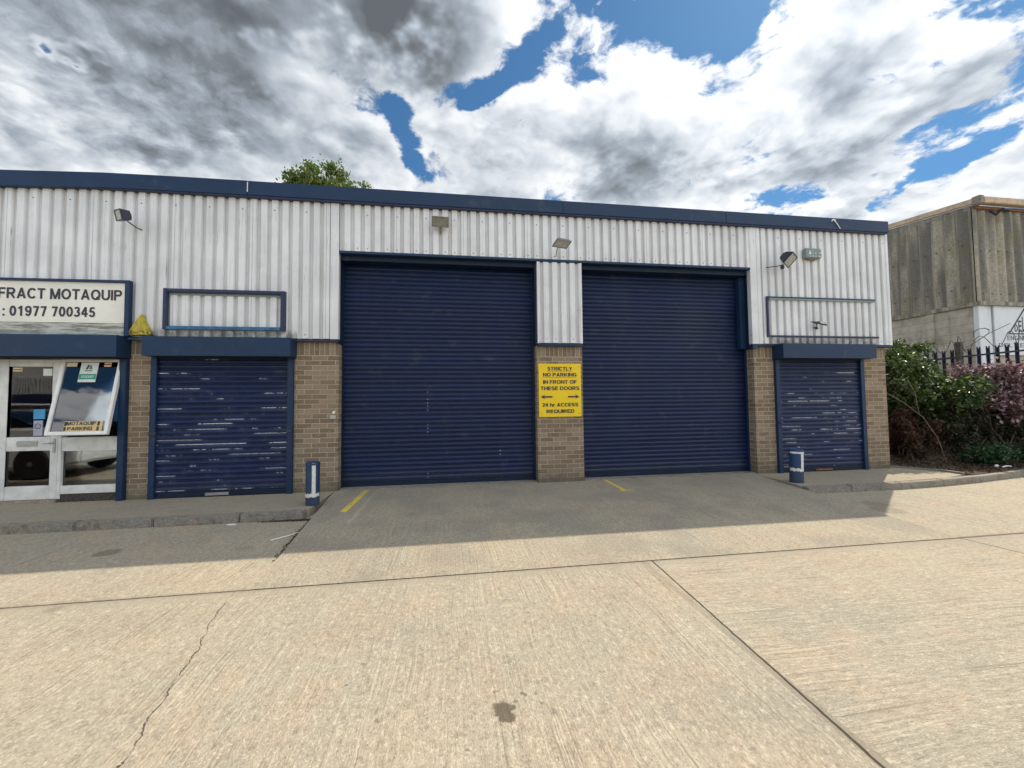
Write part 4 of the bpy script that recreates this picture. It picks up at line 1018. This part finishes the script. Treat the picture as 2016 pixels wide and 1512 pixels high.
m = MB(); m.box(pp.x-.06, pp.x+.06, pp.y-.06, pp.y+.06, .5, 2.80, .012)
tag(m.build('timber_post', 'wood_post', None, loc=(pp.x, pp.y, .6)), 'thick grey timber post standing in the palisade fence', 'post')
m = MB(); q0 = pp+Vector((.1, -.1, 2.66)); m.tube([q0, q0+Vector((.25, -.12, .18)), q0+Vector((.42, -.2, .33)), q0+Vector((.44, -.2, .42)), q0+Vector((.36, -.17, .47)), q0+Vector((.26, -.1, .46)), q0+Vector((.17, -.05, .38)), q0+Vector((.16, -.05, .25))], .012, 7); m.tube([q0+Vector((.42, -.2, .33)), q0+Vector((.75, -.42, .55))], .009, 6)
tag(m.build('bent_bracket', 'wire', None, loc=tuple(q0)), 'bent grey metal hook above the timber fence post', 'bracket')
m = MB(); pts = []
for i in range(420):
    a = i*.26; s_ = 1.6+i*.0135
    q = FA+FD*s_+FD*(.12*math.sin(a*.31)); rad = .20+.04*math.sin(i*.11)
    pts.append(q+FN*(rad*math.cos(a))+Vector((0, 0, fz(s_)+.10+rad*math.sin(a))))
m.tube(pts, .009, 4)
tag(m.build('razor_wire', 'wire', None, loc=tuple(pp+Vector((0, 0, 2.6)))), 'coils of thin razor wire along the top of the palisade fence', 'razor wire')

# ------------------------------------------------------------------ vegetation
def leaves(m, n, fn, size, rnd, up=.35, curl=.25):
    for i in range(n):
        p = fn(rnd)
        if p is None: continue
        s = size*rnd.uniform(.55, 1.3)
        d = Vector((rnd.gauss(0, 1), rnd.gauss(0, 1), rnd.gauss(0, 1)+up)).normalized()
        u = d.cross(Vector((rnd.gauss(0, 1), rnd.gauss(0, 1), rnd.gauss(0, .5)))).normalized(); v = d.cross(u)
        a = p-u*s*.5; c = p+u*s*.5; b = p+v*s*.30+d*s*curl*.4; e = p-v*s*.30+d*s*curl*.4
        va, vb, vc, ve = (m.b.verts.new(q) for q in (a, b, c, e))
        m.b.faces.new((va, vb, vc)); m.b.faces.new((va, vc, ve))
def blobfn(center, rad, clumps, rnd0, shell=.55, zmin=None):
    cs = []
    for i in range(clumps):
        d = Vector((rnd0.gauss(0, 1), rnd0.gauss(0, 1), rnd0.gauss(0, 1))).normalized()*(rnd0.uniform(shell, 1.0))
        cs.append((Vector((center[0]+d.x*rad[0], center[1]+d.y*rad[1], center[2]+d.z*rad[2])), rnd0.uniform(.10, .24)*max(rad)))
    def fn(r):
        c, q = cs[int(r.random()*len(cs))]
        p = c+Vector((r.gauss(0, q*.5), r.gauss(0, q*.5), r.gauss(0, q*.42)))
        if zmin is not None and p.z < zmin(p): return None
        return p
    return fn, cs
def shrub(name, center, rad, nleaf, mat, size, label, cat='shrub', clumps=60, seed=1, stems=14, shell=.5):
    rn = random.Random(seed)
    base = (center[0], center[1], bank(center[0], center[1]) if center[0] > 8.4 else 0)
    o = empty(name, base); tag(o, label, cat, 'shrubs on the bank')
    fn, cs = blobfn(center, rad, clumps, rn, shell, lambda p: max(bank(p.x, p.y), 0)+.01 if p.x > 8.4 else .02)
    def fn2(r):
        p = fn(r)
        if p is None or p.x < 8.37 and p.y > -.1 and p.z < 4.9: return None
        if p.x < 8.86 and p.y < .14-(p.x-8.36)*1.6: return None
        if p.y < bank_front(max(8.37, min(33, p.x)))+.02: return None
        return p
    m = MB(); leaves(m, nleaf, fn2, size, rn, .9); m.build('foliage', mat, o)
    m = MB()
    for c, q in cs[:stems]:
        if c.x < 8.6: continue
        b = Vector(base)+Vector((rn.uniform(-.3, .3)*rad[0], rn.uniform(-.3, .3)*rad[1], -.05))
        mid = b.lerp(c, .5)+Vector((rn.uniform(-.1, .1), rn.uniform(-.1, .1), rn.uniform(.0, .2)))
        m.tube([b, mid, c], .012, 5, .004)
    m.build('stems', 'twig', o)
    return o
shrub('bramble_bush', (9.45, 1.0, 1.65), (.85, .75, .72), 9500, 'leaf_bramble', .095, 'leafy green bramble bush against the end of the white unit', seed=11, clumps=90)
shrub('bramble_bush', (11.2, 2.1, 2.12), (.85, .7, .70), 8000, 'leaf_bramble', .085, 'dark bramble bush behind, below the concrete panels', seed=12, clumps=80)
shrub('bramble_bush', (10.55, .75, 1.36), (.8, .75, .60), 9000, 'leaf_bramble', .09, 'green and pale leaved bush in the middle of the bank', seed=13, clumps=90)
shrub('purple_leaved_shrub', (11.7, .6, 1.42), (1.1, .85, .66), 13000, 'leaf_purple', .085, 'shrub with pinkish purple leaves catching the sun at the right edge', seed=14, clumps=110)
shrub('purple_leaved_shrub', (13.3, .7, 1.45), (1.0, .9, .8), 7000, 'leaf_purple', .08, 'further purple shrub beyond the right edge under the fence', seed=15, clumps=90)
shrub('dead_fern', (9.3, .45, .60), (.55, .45, .55), 6000, 'leaf_brown', .065, 'reddish brown dead bracken below the green bramble bush', 'fern', seed=16, clumps=70, shell=.2)
shrub('dead_fern', (10.6, .55, .75), (.9, .4, .42), 5000, 'leaf_shade', .085, 'withered bracken hanging under the middle bush, its leaves coloured dark as shade', 'fern', seed=17, clumps=70, shell=.2)
shrub('dead_fern', (12.0, .55, .8), (.95, .4, .45), 5000, 'leaf_shade', .085, 'withered bracken under the purple leaved shrub, its leaves coloured dark as shade', 'fern', seed=22, clumps=70, shell=.2)
shrub('nettle_patch', (10.55, -.08, .20), (.6, .28, .20), 2200, 'leaf_low', .075, 'low bright green nettles behind the kerb beside the white litter', 'weeds', seed=18, clumps=40, shell=.2)
shrub('nettle_patch', (11.7, -.05, .22), (.5, .3, .25), 1800, 'leaf_low', .075, 'low green nettles at the far right behind the kerb', 'weeds', seed=19, clumps=40, shell=.2)
# bare stems leaning out by the wall
m = MB(); m.tube([(8.42, .35, 1.58), (8.9, .2, 1.25), (9.15, .05, .95), (9.32, -.05, .55), (9.42, -.1, .08)], .009, 5, .006); m.tube([(9.0, .2, 1.75), (9.05, .1, 1.45), (9.1, .08, 1.02)], .008, 5, .006)
tag(m.build('bare_bramble_stem', 'twig', None, loc=(9.42, -.1, .05)), 'long bare arching bramble stem beside the brick corner', 'stem')
# ground cover on the bank
m = MB(); rn = random.Random(5)
def gfn(r):
    x = r.uniform(8.55, 14); y = r.uniform(bank_front(x)+.03, 1.6) if r.random() < .8 else r.uniform(1, 5)
    return Vector((x, y, bank(x, y)+r.uniform(.0, .05)))
leaves(m, 9000, gfn, .05, rn, 1.2)
tag(m.build('ground_cover', 'leaf_brown'), 'fallen leaves and creeping weeds on the bank', 'ground cover', kind='stuff')
# dead leaves along the left edge of the ramp and at the kerb
m = MB(); rn = random.Random(6)
def lfn(r):
    if r.random() < .55:
        y = -1.2-abs(r.gauss(0, .55)); x = apron_edge_l(y)-.012-abs(r.gauss(0, .02))
    else:
        x = apron_edge_l(-1.2)-abs(r.gauss(0, .26)); y = -1.165-abs(r.gauss(0, .022))
    if y < -2.6: return None
    return Vector((x, y, -.097+r.uniform(0, .008)))
leaves(m, 1500, lfn, .022, rn, 1.5)
tag(m.build('leaf_litter', 'leaf_litter'), 'brown leaf litter gathered where kerb meets ramp', 'leaf litter', kind='stuff')
m = MB(); m.tube([(-1.93, -1.93, -.092), (-1.80, -1.82, -.088), (-1.72, -1.72, -.085)], .006, 5); tag(m.build('white_stick', 'litter_white', None, loc=(-1.8, -1.85, -.09)), 'thin white stick lying against the left edge of the ramp', 'litter')
m = MB(); m.prism([(-2.72, -1.22), (-2.62, -1.205), (-2.60, -1.24), (-2.69, -1.25)], -.097, -.09, 'z'); tag(m.build('paper_scrap', 'litter_white', None, loc=(-2.66, -1.23, -.097)), 'flat white paper scrap at the foot of the left kerb', 'litter')
m = MB(); m.prism([(9.93, -.50), (10.02, -.50), (9.99, -.46), (9.95, -.455)], .03, .085, 'z'); bmesh.ops.bevel(m.b, geom=m.b.edges[:], offset=.012, segments=2, affect='EDGES'); tag(m.build('crumpled_cup', 'litter_white', None, loc=(9.97, -.48, .02)), 'crumpled white cup on the soil behind the right kerb', 'litter')
m = MB(); m.tube([(10.08, -.50, .04), (10.22, -.48, .05), (10.33, -.47, .035)], .012, 6); tag(m.build('plastic_wrapper', 'litter_white', None, loc=(10.2, -.48, .03)), 'long white wrapper on the soil next to the crumpled cup', 'litter')

# tree behind the roof
TR = empty('broadleaf_tree', (-5.0, 13, 0)); tag(TR, 'green broadleaf tree whose crown top shows above the navy roof edge', 'tree')
TR.location = (-7.95, 20.5, 0)
TX, TY = -7.95, 20.5
rn = random.Random(21)
m = MB(); m.tube([(TX, TY, 0), (TX+.1, TY, 3), (TX-.1, TY+.1, 6), (TX+.2, TY, 9), (TX, TY, 12)], .38, 12, .12)
lim = []
for i in range(16):
    a = rn.uniform(0, 6.28); z0 = rn.uniform(6, 12.5); L = rn.uniform(1.8, 4.0)*(1-(z0-5)/14)
    e = Vector((TX+math.cos(a)*L, TY+math.sin(a)*L, z0+rn.uniform(1.5, 3.2))); lim.append(e)
    m.tube([(TX, TY, z0), Vector((TX, TY, z0)).lerp(e, .5)+Vector((0, 0, .2)), e], .10, 6, .025)
m.build('trunk', 'bark', TR)
cs = []
for i in range(240):
    d = Vector((rn.gauss(0, 1), rn.gauss(0, 1), rn.gauss(0, 1))).normalized()*rn.uniform(.45, 1.0)
    cs.append((Vector((TX+d.x*3.05, TY+d.y*3.2, 13.3+d.z*3.55)), rn.uniform(.28, .55)))
def tfn(r):
    c, q = cs[int(r.random()*len(cs))]; return c+Vector((r.gauss(0, q*.55), r.gauss(0, q*.55), r.gauss(0, q*.5)))
m = MB(); leaves(m, 32000, tfn, .21, rn, .2); m.build('crown', 'leaf_tree', TR)

# ------------------------------------------------------------------ behind the camera: what the glass mirrors
OB = empty('opposite_unit', (-6, -31, 0)); tag(OB, 'white clad unit on brick base across the yard, mirrored in the office door', 'building')
m = MB(); m.box(-40, 30, -36, -30.0, -.1, 2.3); m.build('wall', 'far_brick', OB)
m = MB()
for i in range(0, 350): m.box(-40+i*.2, -40+i*.2+.12, -29.98, -29.94, 2.3, 4.9)
m.box(-40, 30, -36, -29.981, 2.302, 4.9); m.build('cladding', 'far_wall', OB)
m = MB(); m.box(-40.1, 30.1, -36.1, -29.85, 4.902, 5.2); m.build('fascia', 'navy_trim', OB)
for x in (-34, -24, -14, -4, 6, 16):
    m = MB(); m.box(x, x+4.2, -29.995, -29.96, 0, 3.6); m.build('shutter', 'navy_shutter', OB)
# white car
C = empty('parked_car', (-8.2, -2.6, -.1)); tag(C, 'white hatchback beyond the left edge, mirrored in the glazed office door', 'car')
m = MB()
body = [(-10.3, .18), (-10.35, .55), (-10.2, .85), (-9.6, .95), (-6.7, .93), (-6.35, .80), (-6.22, .50), (-6.25, .2), (-6.6, .17), (-9.9, .17)]
m.prism(body, -3.40, -1.75, 'y'); bmesh.ops.bevel(m.b, geom=[e for e in m.b.edges], offset=.05, segments=3, affect='EDGES')
bd = m.build('body', 'car_white', C, smooth=True)
m = MB(); m.prism([(-10.0, .93), (-9.5, 1.35), (-8.0, 1.38), (-7.1, .92)], -3.27, -1.88, 'y'); bmesh.ops.bevel(m.b, geom=m.b.edges[:], offset=.03, segments=2, affect='EDGES'); m.build('windows', 'car_glass', C, smooth=True)
m = MB(); m.box(-9.55, -8.0, -3.22, -1.93, 1.375, 1.42, .018); m.build('roof', 'car_white', C, smooth=True)
for x in (-9.55, -7.05):
    for y in (-1.80, -3.35):
        mm = MB(); mm.lathe([(.17, -.10), (.29, -.10), (.315, -.07), (.315, .07), (.29, .10), (.17, .10)], 0, 0, 28); mm.xf(Matrix.Translation((x, y, .215)) @ Matrix.Rotation(R(90), 4, 'X')); w_ = mm.build('wheel', 'tyre', C, smooth=True)
        mm = MB(); mm.lathe([(.001, -.104), (.165, -.09), (.175, 0), (.165, .09), (.001, .104)], 0, 0, 20); mm.xf(Matrix.Translation((x, y, .215)) @ Matrix.Rotation(R(90), 4, 'X')); mm.build('rim', 'alloy', w_, smooth=True)
for s in (-1.9, -3.25):
    m = MB(); m.box(-6.32, -6.19, s-.13, s+.13, .55, .68, .03); m.build('headlight', 'lens_grey', C)

C.location.x -= 1.25; C.location.y -= .9

# ------------------------------------------------------------------ sun and sky
sunv = Vector((3.19, 2.30, 4.90)).normalized()
sl = bpy.data.lights.new('sun', 'SUN'); sl.energy = 4.5; sl.angle = R(.53); sl.color = (1.0, .90, .74)
so_ = bpy.data.objects.new('sun', sl); so_.rotation_euler = sunv.to_track_quat('Z', 'Y').to_euler(); COL.objects.link(so_)
w = bpy.data.worlds.new('World'); scene.world = w; w.use_nodes = True
t = NT(w.node_tree)
for n in list(t.n): t.n.remove(n)
out = t.n.new('ShaderNodeOutputWorld')
sky = t.n.new('ShaderNodeTexSky'); sky.sky_type = 'NISHITA'; sky.sun_disc = False
sky.sun_elevation = math.asin(sunv.z); sky.sun_rotation = math.atan2(sunv.x, sunv.y)
sky.air_density = 1.0; sky.dust_density = .3; sky.ozone_density = 3.0
bg1 = t.n.new('ShaderNodeBackground'); bg1.inputs[1].default_value = .08
t.set(bg1.inputs[0], t.mix(1.0, sky.outputs[0], (.60, 1.0, 1.18), 'MULTIPLY'))
geo = t.n.new('ShaderNodeTexCoord'); dirv = geo.outputs['Generated']
dx, dy, dz = t.sep(dirv)
az = t.m('MULTIPLY', t.m('ARCTAN2', dx, dy), 57.2958*.82); el = t.m('MULTIPLY', t.m('ARCSINE', dz), 57.2958)
zc = t.m('ADD', t.m('MAXIMUM', dz, 0.0), .22)
pl = t.comb(t.m('DIVIDE', dx, zc), t.m('DIVIDE', dy, zc), .0)
wv = t.vm('SUBTRACT', t.noise(pl, 2.6, 5, .6, col=True), (.5, .5, .5))
pw = t.vm('ADD', pl, t.vm('SCALE', wv, sc=.22))
n1 = t.noise(pw, 2.3, 8, .64)
spl = Vector((sunv.x/(sunv.z+.22), sunv.y/(sunv.z+.22), 0))
tos = t.vm('NORMALIZE', t.vm('SUBTRACT', tuple(spl), pl))
n2 = t.noise(t.vm('ADD', pw, t.vm('SCALE', tos, sc=.06)), 2.3, 4, .6)
azw = t.vm('ADD', t.comb(az, el, 0), t.vm('SCALE', wv, sc=7))
BL = [(-108, 34, 26, 17, 0, -1.6, 0),(-38, 35, 16, 11, 0, 1.0, .1),(-34, 27, 12, 6, 20, .5, -.1),(-24, 33, 24, 12, 5, .2, .03),(-32,31.5,9,5,0,1.8,0),
(21.3,45.0,9.0,3.0,-9,-1.0,0),(11.0,42.8,5.0,1.7,20,-.9,0),(4.0,38.5,5.0,.9,38,-.8,0),(32.0,39.0,2.8,1.8,-112,-.9,0),(49.5,30.6,3.6,2.0,-23,-1.1,0),(44.8,29.9,2.8,1.2,-9,-1.0,0),(44.4,27.4,1.9,.8,-23,-.6,0),
(-5.8,34.0,3.6,1.5,-70,-1.0,0),(-13.1,31.9,1.8,.8,2,-.8,0),(2.2,38.2,4.0,1.5,18,-.7,0),(17.7,39.1,3.1,1.2,-22,-.7,0),(46.5,21.0,4.6,1.1,17,-1.0,0),(29.0,35.4,1.7,1.1,8,-.9,0),(47.8,33.0,2.6,1.1,-23,-.8,0),
(-4.6,42.2,9.0,6.4,2,.7,1.0),(-20.4,34.6,3.4,1.7,-37,.3,.6),(-27,38.5,12.0,3.8,18,.5,.5),(-13.9,42.8,9.5,4.8,12,.5,.6),(17.5,30.8,16.9,4.8,-15,.7,.16),(38.3,28.5,3.5,1.8,20,.3,.3),(-14.0,33.5,8.4,3.8,-12,.4,.28),(36,24.5,9,3,-22,.5,.34),(47,26,4,1.5,-10,.4,.2),
(26.0,37.3,6.0,2.4,-13,.6,-.5),(38.3,36.4,3.0,2.1,8,.6,-.3),(-33.8,22.8,12.,4.0,16,.5,-.2),(29.4,33.9,15.1,2.0,-24,.4,-.4),(15.9,36.7,8.7,2.0,-13,.5,-.4),(-10,28.0,14,2.2,-3,.5,-.15),(48,18.6,6,1.4,17,.5,-.3)]
cov = None; drk = None
for (cx, cy, a, b_, ang, wc, wd) in BL:
    mp = t.n.new('ShaderNodeMapping'); mp.vector_type = 'TEXTURE'; t.set(mp.inputs[0], azw)
    mp.inputs[1].default_value = (cx, cy, 0); mp.inputs[2].default_value = (0, 0, R(ang)); mp.inputs[3].default_value = (a*1.25, b_*1.25, 1)
    g = t.mr(t.vm('LENGTH', mp.outputs[0]), .2, 1.2, 1, 0)
    if wc: q = t.m('MULTIPLY', g, wc); cov = q if cov is None else t.m('ADD', cov, q)
    if wd: q = t.m('MULTIPLY', g, wd); drk = q if drk is None else t.m('ADD', drk, q)
nn1 = t.m('SUBTRACT', n1, .5)
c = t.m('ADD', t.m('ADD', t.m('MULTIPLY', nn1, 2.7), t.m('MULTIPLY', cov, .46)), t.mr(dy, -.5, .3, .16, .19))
mask = t.mr(c, -.06, .13)
thick = t.mr(c, .05, .80)
lit = t.m('MULTIPLY', t.m('SUBTRACT', n1, n2), 2.9)
shade = t.m('ADD', t.m('MULTIPLY', thick, .40), t.m('MULTIPLY', t.m('MULTIPLY', drk, t.mr(n1, .3, .7, .65, 1.2, False)), .50))
shade = t.m('SUBTRACT', t.m('ADD', shade, t.m('MULTIPLY', t.sep(wv)[0], .9)), lit)
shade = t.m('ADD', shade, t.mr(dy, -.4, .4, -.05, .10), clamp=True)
cr = t.n.new('ShaderNodeValToRGB'); t.l.new(shade, cr.inputs[0]); e_ = cr.color_ramp.elements
e_[0].position = 0; e_[0].color = (1.0, 1.03, 1.06, 1); e_[1].position = 1; e_[1].color = (.15, .165, .185, 1)
for ps, cc in ((.25, (.72, .77, .83)), (.5, (.42, .48, .55)), (.75, (.24, .27, .305))):
    k_ = e_.new(ps); k_.color = (*cc, 1)
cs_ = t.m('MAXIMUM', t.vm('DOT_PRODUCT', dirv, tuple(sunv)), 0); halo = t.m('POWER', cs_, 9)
bg2 = t.n.new('ShaderNodeBackground'); t.l.new(cr.outputs[0], bg2.inputs[0]); t.set(bg2.inputs[1], t.m('ADD', t.mr(dy, -.5, .2, 1.65, .86), t.m('MULTIPLY', halo, .30)))  # unseen clouds behind the camera are brightened to fill the shaded front
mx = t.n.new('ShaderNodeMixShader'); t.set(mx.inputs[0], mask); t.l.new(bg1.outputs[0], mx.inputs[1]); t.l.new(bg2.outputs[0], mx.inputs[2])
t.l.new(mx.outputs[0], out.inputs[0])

# ------------------------------------------------------------------ camera
yaw, pitch, roll = R(8.40), R(2.455), R(-.641)
f = Vector((math.sin(yaw)*math.cos(pitch), math.cos(yaw)*math.cos(pitch), math.sin(pitch)))
r0 = Vector((math.cos(yaw), -math.sin(yaw), 0)); u0 = r0.cross(f)
r_ = r0*math.cos(roll)+u0*math.sin(roll); u_ = u0*math.cos(roll)-r0*math.sin(roll)
cd = bpy.data.cameras.new('camera'); cam = bpy.data.objects.new('camera', cd); COL.objects.link(cam)
Mx = Matrix((r_, u_, -f)).transposed().to_4x4(); Mx.translation = (0, -6.6, 1.36); cam.matrix_world = Mx
cd.sensor_width = 36; cd.lens = 790/2016*36; cd.clip_end = 500; cd.clip_start = .05
scene.camera = cam
vs = scene.view_settings; vs.view_transform = 'Standard'; vs.look = 'None'; vs.exposure = .10; vs.gamma = 1
scene.cycles.max_bounces = 6; scene.cycles.diffuse_bounces = 3; scene.cycles.transparent_max_bounces = 12
